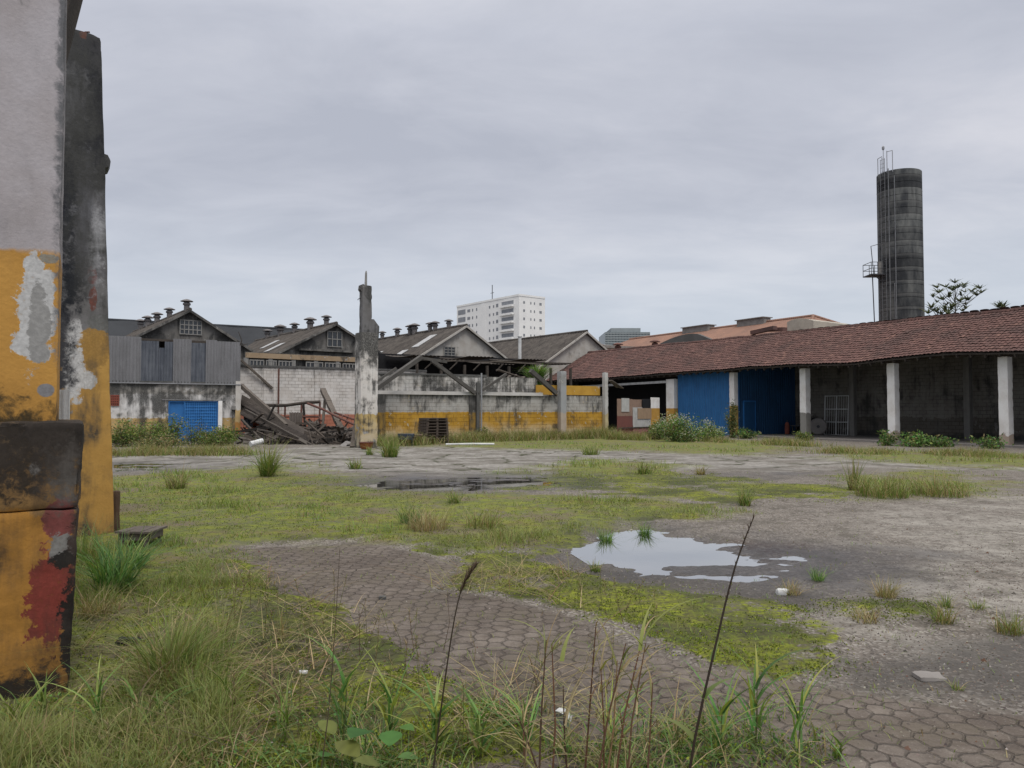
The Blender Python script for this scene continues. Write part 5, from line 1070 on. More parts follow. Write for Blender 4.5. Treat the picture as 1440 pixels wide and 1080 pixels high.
    # slatted stool in the grass
    d = 8.6; A_ = w2y(at(166,760,d)); B_ = w2y(at(208,760,d)); zt = .225; A_.z = B_.z = 0; u = B_-A_; n = Vector((-u.y,u.x,0)).normalized()*.40
    s = thing('slatted_stool', 'low slatted grey wooden stool in the grass beside the second pier', 'stool', tuple((A_+B_)/2)); tp = MB()
    for i in range(7):
        g = i/6; o = A_+u*g; tp.beam(o-n*.06+Vector((0,0,zt+random.uniform(-.006,.006))), o+n*1.06+Vector((0,0,zt+random.uniform(-.006,.006))), .058, .022)
    part(s, 'slat_top', tp, M['grey_timber'])
    for f_, g in ((.1,.08),(.9,.08),(.1,.92),(.9,.92)): o = A_+u*f_+n*g; part(s, 'leg', MB().beam(o+Vector((0,0,-.05)), o+Vector((0,0,zt-.012)), .05), M['grey_timber'])
    part(s, 'apron', MB().beam(A_+u*.02+n*.04+Vector((0,0,zt-.052)), A_+u*.98+n*.04+Vector((0,0,zt-.052)), .025, .075).beam(A_+u*.98+n*.1+Vector((0,0,zt-.05)), A_+u*.98+n*.9+Vector((0,0,zt-.05)), .025, .07), M['grey_timber'])
near_piers()
def litter():
    g = gnd(789, 1026); c = (g.x, g.y, 0); t = solo('plastic_bowl', 'dirty white plastic bowl lying tilted in the foreground weeds', 'bowl', MB(), None, c, yard=False)
    mb = MB(); n = 18; prof = [(.0,.05),(.025,.049),(.042,.036),(.05,.012),(.052,.0),(.046,.002),(.04,.028),(.02,.042)]
    mb.lathe(c, prof[::1], n); me = mesh('plastic_bowl', mb, M['white_metal'], True, c); t.data = me; t.location.z = .05; t.rotation_euler = (R(-62), 0, R(-38))
    for px, py, s, lab, mt in ((426,953,.018,'tiny white crumb of plaster among the mossy pavers','white_metal'), (1101,838,.035,'crumpled white scrap at the mossy edge below the puddle','white_metal'), (180,913,.05,'black burnt lump in the grass beside the red patched block','black'), (1308,957,.06,'pale flat stone chip on the dark asphalt','slab'), (538,845,.02,'small dark stone on the bare pavers','dark_concrete')):
        g = gnd(px, py); mb = rough_box((g.x-s*1.5, g.y-s, -.01), (g.x+s*1.5, g.y+s, s*(1.1 if mt != 'slab' else .35)+.02), s*.3, s*.3, s*.35, 9/s*.05, int(px)); solo('debris_chip', lab, 'debris', mb, M[mt], (g.x, g.y, 0), yard=False, smooth=True)
litter()

# ------------------------------------------------------------------ vegetation
M['leaf'] = foliage('leaf_blades'); M['moss'] = foliage('moss_fronds', .8)
def pick(pal, n):
    pal = np.array(pal); w = pal[:, 3]/pal[:, 3].sum(); c = pal[rng.choice(len(pal), n, p=w)][:, :3]
    return c*rng.uniform(.75, 1.3, (n, 1))*rng.uniform(.92, 1.08, (n, 3))
GREEN = [(.09,.16,.03,3),(.14,.21,.045,3),(.20,.235,.06,2),(.30,.25,.125,1.3),(.13,.10,.05,.7)]
DRY = [(.33,.265,.15,3),(.24,.185,.10,2),(.19,.195,.065,2),(.17,.10,.055,1)]
LUSH = [(.075,.18,.045,3),(.12,.23,.06,3),(.055,.12,.035,2),(.22,.27,.08,1)]
MEADOW = [(.15,.25,.05,2.2),(.10,.175,.03,3),(.165,.245,.04,3),(.22,.26,.06,2),(.32,.27,.14,.7),(.19,.12,.055,.7),(.085,.12,.028,1.2)]
MOSS = [(.17,.22,.022,3),(.235,.28,.028,2.2),(.10,.13,.018,2),(.05,.06,.014,1),(.12,.10,.04,.5)]
def blades(P, h, w, az, lean, curl, col, tipdry=0.0, lev=(0, .36, .7, 1)):
    """curved tapering grass blades as ribbons"""
    n = len(P); d = np.stack([np.cos(az), np.sin(az), np.zeros(n)], 1); sd_ = np.stack([-np.sin(az), np.cos(az), np.zeros(n)], 1)
    tw = rng.uniform(-.9, .9, n); sd_ = sd_*np.cos(tw)[:, None]+d*np.sin(tw)[:, None]
    V = []; C = []; L = len(lev)
    for s in lev:
        c = P+d*(h*(lean*s+curl*s*s))[:, None]; c[:, 2] += h*(s-.42*np.clip(curl, 0, 2)*s*s*s)
        ww = (w*(1-s**1.6)*.5+.0004)[:, None]; V += [c-sd_*ww, c+sd_*ww]
        cc = col*(1-tipdry*s)+np.array([.26,.22,.12])*tipdry*s; C += [cc, cc]
    V = np.stack(V, 1).reshape(-1, 3); C = np.stack(C, 1).reshape(-1, 3); b = (np.arange(n)*2*L)[:, None]
    Q = np.concatenate([b+np.array([[2*k, 2*k+1, 2*k+3, 2*k+2]]) for k in range(L-1)])
    return V, Q, C
def leaves(P, size, col, up=.4, asp=.45):
    """small pointed leaves: diamond with a fold"""
    n = len(P); d = rng.normal(0, 1, (n, 3)); d[:, 2] = d[:, 2]*.6+up; d /= np.linalg.norm(d, axis=1, keepdims=True)
    s = np.cross(d, rng.normal(0, 1, (n, 3))); s /= np.linalg.norm(s, axis=1, keepdims=True); k = size[:, None]
    V = np.stack([P, P+d*k*.45+s*k*asp*.5, P+d*k, P+d*k*.45-s*k*asp*.5], 1).reshape(-1, 3)
    Q = (np.arange(n)*4)[:, None]+np.array([[0,1,2,3]]); C = np.repeat(col, 4, 0)
    return V, Q, C
def join(*parts):
    V = []; Q = []; C = []; k = 0
    for v, q, c in parts: V.append(v); Q.append(q+k); C.append(c); k += len(v)
    return np.concatenate(V), np.concatenate(Q), np.concatenate(C)
def plant(name, label, cat, org, VQC, group=None, kind=None, mat='leaf', parent=None):
    V, Q, C = VQC; o = bpy.data.objects.new(name, npmesh(name, V-np.array(org), Q, M[mat], C)); COL.objects.link(o); o.location = org
    return tag(o, label, cat, group, kind)
def gz(x, y):
    return ground_z(np.stack([np.atleast_1d(x), np.atleast_1d(y)], 1))
def scatter(n, y0, y1, pw_=1.0, half=.80):
    """points over the yard, denser near the camera"""
    u = rng.uniform(0, 1, n); d = (y0**(-pw_)+(y1**(-pw_)-y0**(-pw_))*u)**(-1/pw_); x = rng.uniform(-half, half, n)*(d+1.2); return np.stack([x, d], 1)
def meadow():
    P = scatter(520000, 2.6, 37, .75); mk = zone(P, 'grass', .4, .9); mo = zone(P, 'moss', .4, .9); pv = zone(P, 'paver', .1, .2)*(1-zone(P, 'bare', .4, .5)); pool = zone(P, 'pool', .3, .45)
    cl = fbm(P[:,0]*1.1, P[:,1]*.9, oct=4, seed=40); cl2 = fbm(P[:,0]*4, P[:,1]*4, oct=3, seed=41); big = fbm(P[:,0]*.3, P[:,1]*.3, oct=3, seed=44)
    dens = mk*sst(cl*.55+cl2*.45, .34, .62)*.9+mo*.10*sst(cl2, .45, .7)+pv*.05*sst(cl2, .5, .7)+.035*sst(cl2, .42, .7)
    dens *= .12+.88*sst(fbm(P[:,0]*.55+9, P[:,1]*.5, oct=5, seed=47, gain=.6), .40, .52)
    dist = P[:,1]; dens *= np.clip(.45+dist/16, .45, 1)
    keep = (rng.uniform(0, 1, len(P)) < dens) & (pool < .35); P = P[keep]; cl = cl[keep]; mk = mk[keep]; big = big[keep]; d = P[:, 1]; n = len(P)
    h = (.025+(.14+.10*sst(-P[:,0], .9, 1.8)*sst(d, 7, 4.5))*sst(cl, .42, .72)*mk*rng.uniform(.4, 1.2, n)+.02*rng.uniform(0, 1, n))*(1+.35*sst(d, 10, 24))
    w = np.maximum(rng.uniform(.0022, .0048, n), d*.00062); col = pick(MEADOW, n)
    dry = sst(big, .54, .72)[:, None]*.3; col = col*(1-dry)+pick(DRY, n)*dry
    V = np.concatenate([P, gz(P[:,0], P[:,1])[:, None]-.004], 1)
    plant('grass', 'short uneven yellow green grass spread over the yard', 'grass', (0,0,0), blades(V, h, w, rng.uniform(0, 6.28, n), rng.uniform(.05, .6, n), rng.uniform(0, .9, n), col, .25, (0,.5,1)), kind='stuff')
    # moss fronds on the pavers and asphalt
    P = scatter(420000, 2.6, 20, .9); mo = zone(P, 'moss', .25, .55)*(1-.85*zone(P, 'bare', .4, .5)); gr = zone(P, 'grass', .3, .6); pool = zone(P, 'pool', .3, .45)
    c1 = fbm(P[:,0]*2.2, P[:,1]*2.2, oct=5, seed=50, gain=.6); c2 = fbm(P[:,0]*11, P[:,1]*11, oct=3, seed=51)
    keep = (rng.uniform(0, 1, len(P)) < (mo*.95+gr*.35)*sst(c1*.5+c2*.5, .42, .60)) & (pool < .3); P = P[keep]; n = len(P); d = P[:,1]
    V = np.concatenate([P, gz(P[:,0], P[:,1])[:, None]+rng.uniform(-.004, .008, (n,1))], 1); big = fbm(P[:,0]*.8, P[:,1]*.8, oct=3, seed=52)
    col = pick(MOSS, n); dk = sst(big, .55, .38)[:, None]*.6; col = col*(1-dk)+pick([(.07,.095,.02,2),(.045,.06,.016,1),(.10,.085,.04,.6)], n)*dk
    plant('moss', 'bright yellow green moss cushions over pavers and asphalt', 'moss', (0,0,0), leaves(V, np.maximum(rng.uniform(.008, .022, n), d*.0016), col, .7, .6), kind='stuff', mat='moss')
    # grit and gravel crumbs
    P = scatter(60000, 2.6, 16, .9); k = (zone(P, 'pool', .3, .45) < .3) & (rng.uniform(0, 1, len(P)) < .12+.8*zone(P, 'pale', .4, .7)+.5*zone(P, 'dark', .4, .7)); P = P[k]; n = len(P)
    V0 = np.concatenate([P, gz(P[:,0], P[:,1])[:, None]], 1); s = (rng.uniform(.003, .010, n)*(1+1.2*(rng.uniform(0,1,n) > .985)))[:, None]
    a = rng.uniform(0, 6.28, n)[:, None]; ca, sa = np.cos(a), np.sin(a); z = np.zeros_like(s)
    crn = [np.concatenate([s*ca, s*sa, z], 1), np.concatenate([-s*sa*.8, s*ca*.8, z], 1), np.concatenate([-s*ca, -s*sa, z], 1), np.concatenate([s*sa*.8, -s*ca*.8, z], 1)]; tp = np.concatenate([s*.2, s*.1, s*.9], 1)
    V = np.stack([V0+c for c in crn]+[V0+tp], 1).reshape(-1, 3); b = (np.arange(n)*5)[:, None]; Q = np.concatenate([b+np.array([[i, (i+1) % 4, 4]]) for i in range(4)])
    C = np.repeat(pick([(.17,.15,.13,3),(.09,.08,.07,3),(.28,.26,.23,.6),(.12,.07,.05,.6)], n), 5, 0)
    plant('gravel', 'loose grit and gravel crumbs scattered on the asphalt', 'gravel', (0,0,0), (V, Q, C), kind='stuff', mat='grit')
M['grit'] = foliage('grit', .9)
meadow()

def tuft(n, h, r, pal, spread=.5, curl=.8, w=.006, dry=.3, bushy=.3):
    n = int(n*.72)
    a = rng.uniform(0, 6.28, n); rr = r*np.sqrt(rng.uniform(0, 1, n))*.6; P = np.stack([rr*np.cos(a), rr*np.sin(a), np.full(n, -.01)], 1)
    hh = h*rng.beta(2.0, 1.6, n)*1.15; wind = rng.uniform(0, 6.28); flat = rng.uniform(0, 1, n) < .18
    az = np.where(rng.uniform(0, 1, n) < .55, a+rng.normal(0, .9, n), wind+rng.normal(0, 1.3, n)); ln = rng.uniform(.02, spread, n)*rng.uniform(.3, 1.5, n)
    cl = rng.uniform(.05, curl, n)*rng.uniform(.4, 1.7, n); ln = np.where(flat, ln+rng.uniform(.5, 1.6, n), ln); hh = np.where(flat, hh*.6, hh)
    return blades(P, hh, np.full(n, w)*rng.uniform(.5, 1.25, n), az, ln, cl, pick(pal, n), dry, (0,.25,.5,.75,1))
def place(VQC, g): return VQC[0]+np.array([g[0], g[1], float(gz(g[0], g[1])[0])]), VQC[1], VQC[2]
def put_tuft(px, py, label, n, h, r, pal, name='grass_tuft', cat='grass tuft', group=None, **k):
    g = gnd(px, py); org = (g.x, g.y, 0); k.setdefault('w', max(.005, g.y*.0008))
    return plant(name, label, cat, org, place(tuft(n, h, r, pal, **k), g), group)
def tufts():
    T = [ # px, py, label, blades, height, radius, palette, options
     (238,972,'big green tuft with dry brown skirt right of the red patched block',700,.52,.13,GREEN,dict(spread=.55,curl=1.0)),
     (236,985,'dry brown grass skirt around the big green tuft',260,.34,.17,DRY,dict(spread=.9,curl=1.1,dry=.6)),
     (160,838,'lush blue green long bladed clump beside the slatted stool',420,.62,.22,LUSH,dict(spread=.6,curl=1.1,w=.014,dry=.1)),
     (120,800,'yellow green clump at the foot of the second pier',300,.5,.16,GREEN,dict(spread=.4,w=.008)),
     (186,806,'smaller lush clump in front of the slatted stool',220,.38,.15,LUSH,dict(spread=.7,curl=1.1,w=.012,dry=.1)),
     (135,870,'pale straw clump collapsed beside the block',260,.30,.22,DRY,dict(spread=1.1,curl=1.0,dry=.6)),
     (376,672,'tall yellow clump at the edge of the concrete before the rubble',520,1.05,.26,GREEN,dict(spread=.4,curl=.9)),
     (248,690,'reddish yellow clump in the meadow left of the rubble',260,.6,.3,DRY+GREEN,dict(spread=.4)),
     (548,643,'yellow green clump right of the freestanding pillar foot',420,1.0,.40,GREEN,dict(spread=.35)),
     (520,640,'small dark clump left of the black blue table',160,.45,.2,GREEN,{}),
     (600,752,'wide brown clump of dead weeds in the middle of the yard',420,.36,.42,DRY,dict(spread=.7,dry=.5)),
     (575,742,'fresh green clump on the left of the dead brown weeds',260,.34,.22,LUSH,{}),
     (680,748,'brown green clump right of the dead brown weeds',300,.32,.42,DRY+GREEN,dict(spread=.6)),
     (852,760,'dark green spiky tuft at the left rim of the large puddle',220,.22,.12,LUSH,dict(spread=.5)),
     (905,752,'spiky tuft standing at the far rim of the large puddle',220,.24,.12,LUSH,dict(spread=.4)),
     (838,806,'small bright tuft in the wet moss left of the large puddle',130,.14,.08,GREEN,{}),
     (1048,712,'upright yellow tuft alone on the moss beyond the large puddle',200,.44,.15,GREEN,dict(spread=.3)),
     (1150,818,'small tuft growing in the dark mud right of the puddle',150,.16,.09,LUSH,dict(dry=.2)),
     (1246,842,'dry fan shaped tuft on the gravel right of the mud',260,.20,.12,DRY,dict(spread=.9)),
     (1112,838,'dry tuft beside the white scrap below the puddle',180,.17,.12,DRY,dict(spread=.7)),
     (1325,880,'green tuft with dead base on the right gravel',220,.20,.12,GREEN+DRY,dict(spread=.6)),
     (1330,858,'small upright tuft behind the right gravel tuft',120,.16,.07,GREEN,{}),
     (1420,893,'tuft at the right edge of the photo on pale gravel',240,.22,.14,GREEN+DRY,dict(spread=.6)),
     (1375,860,'low yellow tuft between the two right gravel tufts',120,.11,.09,GREEN,{}),
     (1215,880,'flat dry tuft on the mossy fringe below the mud',200,.14,.15,DRY,dict(spread=.9)),
     (1200,690,'tall thin weedy clump left of the right hand grass patch',160,.75,.15,DRY+GREEN,dict(spread=.25,curl=.3)),
     (985,668,'low brown tuft on the far moss strip',140,.3,.2,DRY,{}),
     (905,668,'yellow tuft on the far moss strip before the bush',180,.4,.3,GREEN,{}),
     (1345,975,'tiny weed tuft on the dark asphalt at right',60,.08,.05,GREEN,{}),
     (640,712,'small green tuft in front of the long puddle',160,.28,.18,GREEN,{}),
     (500,660,'green tuft on the concrete before the long puddle',180,.4,.3,GREEN,{}),
     (830,640,'grass clump on the far concrete before the short ochre wall',260,.5,.5,GREEN,{}),
     (310,910,'thin upright tuft between mossy pavers left of centre',120,.3,.06,GREEN+DRY,dict(spread=.3)),
     (395,905,'reddish dry sprig among the mossy pavers',70,.3,.05,DRY,dict(spread=.3)),
     (1240,700,'wide yellow green patch of tall grass on the right, left half',650,.55,.75,GREEN+DRY,dict(spread=.4)),
     (1320,698,'wide yellow green patch of tall grass on the right, right half',650,.5,.85,GREEN+DRY,dict(spread=.4)),
    ]
    for px, py, lab, n, h, r, pal, k in T: put_tuft(px, py, lab, n, h, r, pal, **k)
    # the line of grass at the foot of the walls, one mass
    n = 26000; a = []
    for seg, c, hh in ((((535,628),(690,621)),8000,.75),(((690,621),(860,616)),9000,.8),(((860,619),(930,620)),2500,.7),(((1000,622),(1130,628)),5000,.5),(((1140,636),(1440,645)),9000,.42),(((160,640),(340,640)),6000,.5)):
        (x0,y0),(x1,y1) = seg; g0, g1 = gnd(x0,y0), gnd(x1,y1); u = rng.uniform(0,1,c)[:,None]; P = np.array(g0[:2])*(1-u)+np.array(g1[:2])*u; P = P+rng.normal(0, .55, P.shape)*[1,1]
        cl = fbm(P[:,0]*.9, P[:,1]*.9, oct=3, seed=60); k = rng.uniform(0,1,c) < sst(cl, .34, .6); P = P[k]; m_ = len(P)
        V = np.concatenate([P, np.zeros((m_,1))], 1); a.append(blades(V, hh*rng.uniform(.25,1,m_)*(.35+1.1*cl[k]), np.maximum(.008, P[:,1]*.0006)*rng.uniform(.6,1.2,m_), rng.uniform(0,6.28,m_), rng.uniform(.05,.5,m_), rng.uniform(0,.8,m_), pick(GREEN+DRY, m_), .35, (0,.5,1)))
    plant('wall_foot_grass', 'unmown yellow grass along the foot of the far walls and shed', 'grass', (0,0,0), join(*a), kind='stuff')
tufts()

def tube_vqc(pts, r, col, n=5):
    mb = MB().tube(pts, r, n, False); V = np.array(mb.v); Q = np.array(mb.f); return V, Q, np.tile(np.array(col), (len(V), 1))
def shrub(px, py, d, label, w, h, nl, pal, lsize=.09, name='shrub', flowers=0, stems=14, group=None, airy=.5):
    g = at(px, 600, d); c = np.array([g.x, d, 0.]); parts = []; tips = []
    for i in range(stems):
        a = rng.uniform(0, 6.28); rr = rng.uniform(.1, 1)*w*.5; hh = h*rng.uniform(.4, 1.15)*(1-.3*(rr/(w*.5))**2); b = c+np.array([rr*.3*math.cos(a), rr*.3*math.sin(a), -.05]); e = c+np.array([rr*math.cos(a), rr*math.sin(a), hh])
        mid = (b+e)/2+rng.normal(0, .06, 3)*w*.5; parts.append(tube_vqc([b, mid, e], [.016,.011,.004], (.09,.07,.04), 4)); tips.append((b, mid, e))
    nl = int(nl*1.35); k = rng.integers(0, stems, nl); t = rng.beta(2.2, 1.2, nl)[:, None]; B = np.array([x[0] for x in tips])[k]; Mi = np.array([x[1] for x in tips])[k]; E = np.array([x[2] for x in tips])[k]
    P = B*(1-t)**2+2*Mi*t*(1-t)+E*t*t+rng.normal(0, 1, (nl,3))*np.array([w*.10, w*.10, h*.09]); P[:,2] = np.maximum(P[:,2], .03)
    shade = rng.uniform(.6, 1.25, stems)[k][:, None]
    st = join(*parts); nl2 = nl; lf = leaves(P, rng.uniform(.5, 1.3, nl)*lsize*1.35, pick(pal, nl)*shade, .35, .42)
    root = bpy.data.objects.new(name, None); COL.objects.link(root); root.location = c; root.empty_display_size = .2; tag(root, label, 'shrub', group)
    for nm, (V, Q, C) in (('stems', st), ('foliage', lf)): o = bpy.data.objects.new(nm, npmesh(nm, V-c, Q, M['leaf'], C)); COL.objects.link(o); o.parent = root
    if flowers:
        kk = rng.integers(0, stems, flowers); P = E[:flowers] if False else np.array([x[2] for x in tips])[kk]+rng.normal(0, 1, (flowers,3))*np.array([w*.09, w*.09, h*.06]); 
        V, Q, C = leaves(P, np.full(flowers, .05), np.tile(np.array([.55,.55,.5]), (flowers,1)), .9, .9); o = bpy.data.objects.new('flowers', npmesh('flowers', V-c, Q, M['leaf'], C)); COL.objects.link(o); o.parent = root; o['kind'] = 'stuff'
    return root
BUSH = [(.06,.10,.035,3),(.11,.145,.05,3),(.18,.19,.075,2.4),(.20,.16,.085,1.4),(.04,.065,.025,1.0)]
def shrubs():
    G = 'weeds and shrubs before the left annex'
    shrub(176, 636, 33.5, 'pale yellow green weed clump at the left end before the annex', 2.0, 1.15, 1900, BUSH+GREEN, .08)
    shrub(205, 636, 33.5, 'dark green bush left of the blue gate', 2.0, .95, 1900, BUSH+GREEN, .075)
    shrub(243, 636, 34.5, 'tallest bush standing in front of the left leaf of the blue gate', 1.9, 1.25, 2000, BUSH+GREEN, .075)
    shrub(270, 640, 34.0, 'feathery bush with a high tip before the middle of the blue gate', 1.3, 1.5, 700, BUSH, .06, stems=7)
    shrub(290, 640, 33.8, 'broad dark bush under the right side of the blue gate', 1.9, .75, 1700, BUSH+GREEN, .075)
    shrub(318, 636, 34.5, 'low yellowish bush before the annex corner pier', 1.5, .85, 1500, BUSH+GREEN, .08)
    shrub(230, 643, 31.5, 'low brown dead scrub at the roadside before the annex', 2.6, .6, 2200, DRY+BUSH, .07)
    shrub(960, 622, 38.5, 'big pale flowered bush in front of the ochre pilaster', 2.9, 1.35, 3800, BUSH+LUSH+GREEN, .085, flowers=700, stems=26)
    shrub(1000, 620, 39.5, 'smaller white flowered bush before the blue sheet wall', 1.8, .95, 1700, BUSH+LUSH+GREEN, .08, flowers=260)
    shrub(925, 616, 41, 'dark green weeds at the left of the flowered bush', 1.5, .9, 1500, BUSH, .09)
    shrub(1030, 612, 44.0, 'green creeper climbing the ochre foot of the slim column', .9, 1.9, 1300, BUSH, .09, stems=7)
    shrub(1050, 616, 43.0, 'low green weeds right of the creeper column', 1.6, .55, 1000, BUSH+LUSH, .09)
    shrub(1128, 622, 40.0, 'small weeds around the column with the bare grey foot', 1.3, .5, 700, BUSH+GREEN, .08)
    shrub(1246, 632, 34.2, 'leafy weeds left of the clean white column', 1.0, .65, 420, LUSH+BUSH, .11)
    shrub(1285, 634, 33.4, 'broad leaved weeds right of the clean white column', 2.0, .6, 700, LUSH+BUSH, .11)
    shrub(1325, 636, 33.0, 'low broad leaved weeds between the two nearest columns', 1.4, .45, 420, LUSH+BUSH, .11)
    shrub(1390, 640, 31.5, 'weeds at the left foot of the nearest column with the peach base', 1.5, .5, 420, LUSH+BUSH, .10)
    shrub(755, 622, 43.2, 'dark weed bush against the ochre wall left of the grey post', 1.0, 1.15, 1100, BUSH, .09)
    shrub(680, 622, 40.2, 'small weed against the ochre wall beside the pale pole', .7, .7, 500, BUSH+GREEN, .08)
    # bush rooted on the wall top beside the shed eave
    g = at(755, 520, 46.0); c = np.array([g.x, g.y, 3.3]); n = 520; a = rng.uniform(0, 6.28, n); P = np.tile(c, (n,1))+rng.normal(0, .12, (n,3)); 
    v = blades(P, rng.uniform(.4, 1.35, n), np.full(n, .07), a, rng.uniform(.05,.6,n), rng.uniform(.1,1.0,n), pick(LUSH, n), .15)
    plant('fern_clump', 'green fern like plant rooted on the wall top beside the shed eave', 'fern', tuple(c), v)
shrubs()

def tall_weeds():
    def stem_plant(name, label, pts, r, col, seed_head=None, lv=(), cat='weed stem', extra=()):
        """a single stalk: points in world space, optional drooping seed head, long leaves at given heights"""
        P = [np.array(p) for p in pts]; s = []; n = 14
        for i in range(n+1):                                     # smooth the stalk
            t = i/n*(len(P)-1); k = min(int(t), len(P)-2); f = t-k; p0 = P[max(k-1,0)]; p1, p2 = P[k], P[k+1]; p3 = P[min(k+2, len(P)-1)]
            s.append(.5*((2*p1)+(-p0+p2)*f+(2*p0-5*p1+4*p2-p3)*f*f+(-p0+3*p1-3*p2+p3)*f**3))
        parts = [tube_vqc(s, [r*(1-.65*i/n) for i in range(n+1)], col, 6)]
        for (f, L, w, az, lean, curl, c) in lv:
            p = s[int(f*n)]; parts.append(blades(np.array([p]), np.array([L]), np.array([w]), np.array([az]), np.array([lean]), np.array([curl]), np.array([c]), .2, (0,.15,.3,.45,.6,.75,.9,1)))
        if seed_head:
            f0, cnt, L, c = seed_head; k0 = int(f0*n); idx = rng.uniform(k0, n, cnt); B = np.array([s[int(i)]*(1-(i-int(i)))+s[min(int(i)+1,n)]*(i-int(i)) for i in idx]); dd = s[-1]-s[k0]; az = math.atan2(dd[1], dd[0])
            parts.append(blades(B, rng.uniform(.5,1,cnt)*L, np.full(cnt,.0028), az+rng.normal(0,.9,cnt), rng.uniform(.1,.5,cnt), rng.uniform(.2,.9,cnt), pick(c, cnt), .0, (0,.5,1)))
        parts += list(extra); return plant(name, label, cat, tuple(P[0]), join(*parts))
    A = lambda x, y, d: np.array(at(x, y, d)); BR = [(.055,.038,.026,3),(.09,.06,.04,1)]; DK = (.045,.034,.022)
    stem_plant('reed_stem', 'tall thin reed with drooping dark seed head in the centre foreground', [A(598,1180,2.9), A(612,1060,3.0), A(628,940,3.02), A(641,860,3.04), A(652,822,3.06), A(668,798,3.08)], .0042, DK, (.72, 170, .055, BR))
    stem_plant('reed_stem', 'tall dark bare stalk right of centre leaning to the right', [A(955,1200,2.8), A(975,1050,2.85), A(1008,900,2.9), A(1030,810,2.93), A(1046,762,2.95), A(1060,727,2.97)], .0058, (.042,.03,.022), (.55, 60, .03, BR),
               lv=((.35,.10,.03,.3,.6,.9,(.10,.15,.04)),(.28,.12,.028,2.9,.7,.9,(.13,.16,.05)),(.42,.07,.02,1.0,.7,.7,(.10,.15,.04)),(.62,.05,.008,2.0,.4,.6,DK)))
    stem_plant('reed_stem', 'thin brown stalk left of centre rising over the mossy pavers', [A(448,1110,3.2), A(462,1000,3.3), A(470,900,3.35), A(474,840,3.4), A(478,770,3.45)], .0028, (.075,.055,.035), None, lv=((.55,.14,.006,.6,.7,1.2,(.2,.19,.09)),(.4,.12,.006,.2,.8,1.2,(.16,.17,.07))))
    stem_plant('reed_stem', 'slim dry stalk left of the tall dark bare stalk', [A(735,1120,2.9), A(745,1000,3.0), A(765,930,3.02), A(790,905,3.05)], .0025, (.16,.12,.07), (.6,40,.03,DRY))
    # brown cane clump in the centre foreground
    parts = []
    canes = [(757,1090,768,900),(775,1090,776,905),(800,1080,792,965),(820,1085,838,880),(835,1080,880,905),(850,1080,868,930),(848,1090,845,940),(862,1080,905,890),(880,1085,908,905),(910,1060,918,960),(740,1085,735,1000),(890,1085,872,1000),(770,1090,730,1010)]
    for i, (x0, y0, x1, y1) in enumerate(canes):
        d = 2.95+.12*(i % 4)/3; a, b = A(x0,y0+40,d), A(x1,y1,d+.05); m_ = (a+b)/2+rng.normal(0,.008,3); parts.append(tube_vqc([a, a*.6+m_*.4, m_, m_*.5+b*.5, b], [.0045,.004,.0036,.003,.002], pick([(.16,.085,.05,2),(.22,.15,.08,1),(.10,.06,.04,1)],1)[0], 5))
        k = 9; t = rng.uniform(.3, 1, k)[:,None]; B = a*(1-t)+b*t; parts.append(blades(B, rng.uniform(.08,.22,k), rng.uniform(.004,.010,k), rng.uniform(0,6.28,k), rng.uniform(.2,.9,k), rng.uniform(.4,1.6,k), pick(DRY+[(.13,.17,.05,1)],k), .4, (0,.25,.5,.75,1)))
    for x, y, az, L in ((775,908,.2,.16),(790,930,1.2,.14),(905,900,.3,.24),(915,925,2.7,.2),(900,915,1.2,.2),(770,905,2.9,.14)):
        parts.append(blades(np.array([A(x,y,3.0)]), np.array([L]), np.array([.017]), np.array([az]), np.array([.45]), np.array([.95]), np.array([(.20,.23,.06)]), .25, (0,.15,.3,.45,.6,.75,.9,1)))
    g = gnd(830, 1085); plant('cane_weeds', 'clump of brown dry canes with curled leaves in the centre foreground', 'weeds', (g.x, g.y, 0), join(*parts))
    def leafy(px, py, d, label, n, L, w, pal, h, spread=.7, curl=1.1, name='leafy_weed'):
        g = at(px, py, d); c = np.array([g.x, g.y, 0.]); c[2] = float(gz(c[0], c[1])[0]); parts = [tube_vqc([c, c+np.array([.01,0,h*.5]), c+np.array([.015,.01,h])], [.005,.004,.002], (.12,.14,.05), 5)]
        t = rng.uniform(0, 1, n); P = c+np.stack([rng.normal(0,.012,n), rng.normal(0,.012,n), t*h], 1); parts.append(blades(P, L*rng.uniform(.6,1.1,n), w*rng.uniform(.6,1.1,n), rng.uniform(0,6.28,n), rng.uniform(.2,spread,n), rng.uniform(.2,curl,n), pick(pal,n), .18, (0,.15,.3,.45,.6,.75,.9,1)))
        return plant(name, label, 'weed', tuple(c), join(*parts))
    LB = LUSH+[(.24,.28,.06,2)]
    leafy(1012,1052,3.52,'bright green maize like weed at the foot of the dark stalk', 22,.27,.016,LB,.22); leafy(1062,1046,3.6,'taller bright weed with upright yellow blades right of the dark stalk', 22,.31,.018,LB,.30,.6)
    leafy(1122,1058,3.5,'weed with arching blade tips rightmost of the bright foreground weeds', 16,.28,.015,LB,.26,.8,1.5); leafy(548,1040,3.65,'upright green weed in the centre left foreground', 18,.28,.013,LB,.2,.5)
    leafy(482,1050,3.6,'tall yellow bladed weed beside the broad leaves', 16,.32,.014,[(.25,.28,.06,2)]+LUSH,.3,.35,.8); leafy(612,1052,3.55,'bushy green weed at the foot of the drooping reed', 36,.24,.014,LUSH+GREEN,.18,.9); leafy(675,1058,3.5,'fresh weed right of the drooping reed foot', 30,.22,.013,LUSH+GREEN,.16,.9)
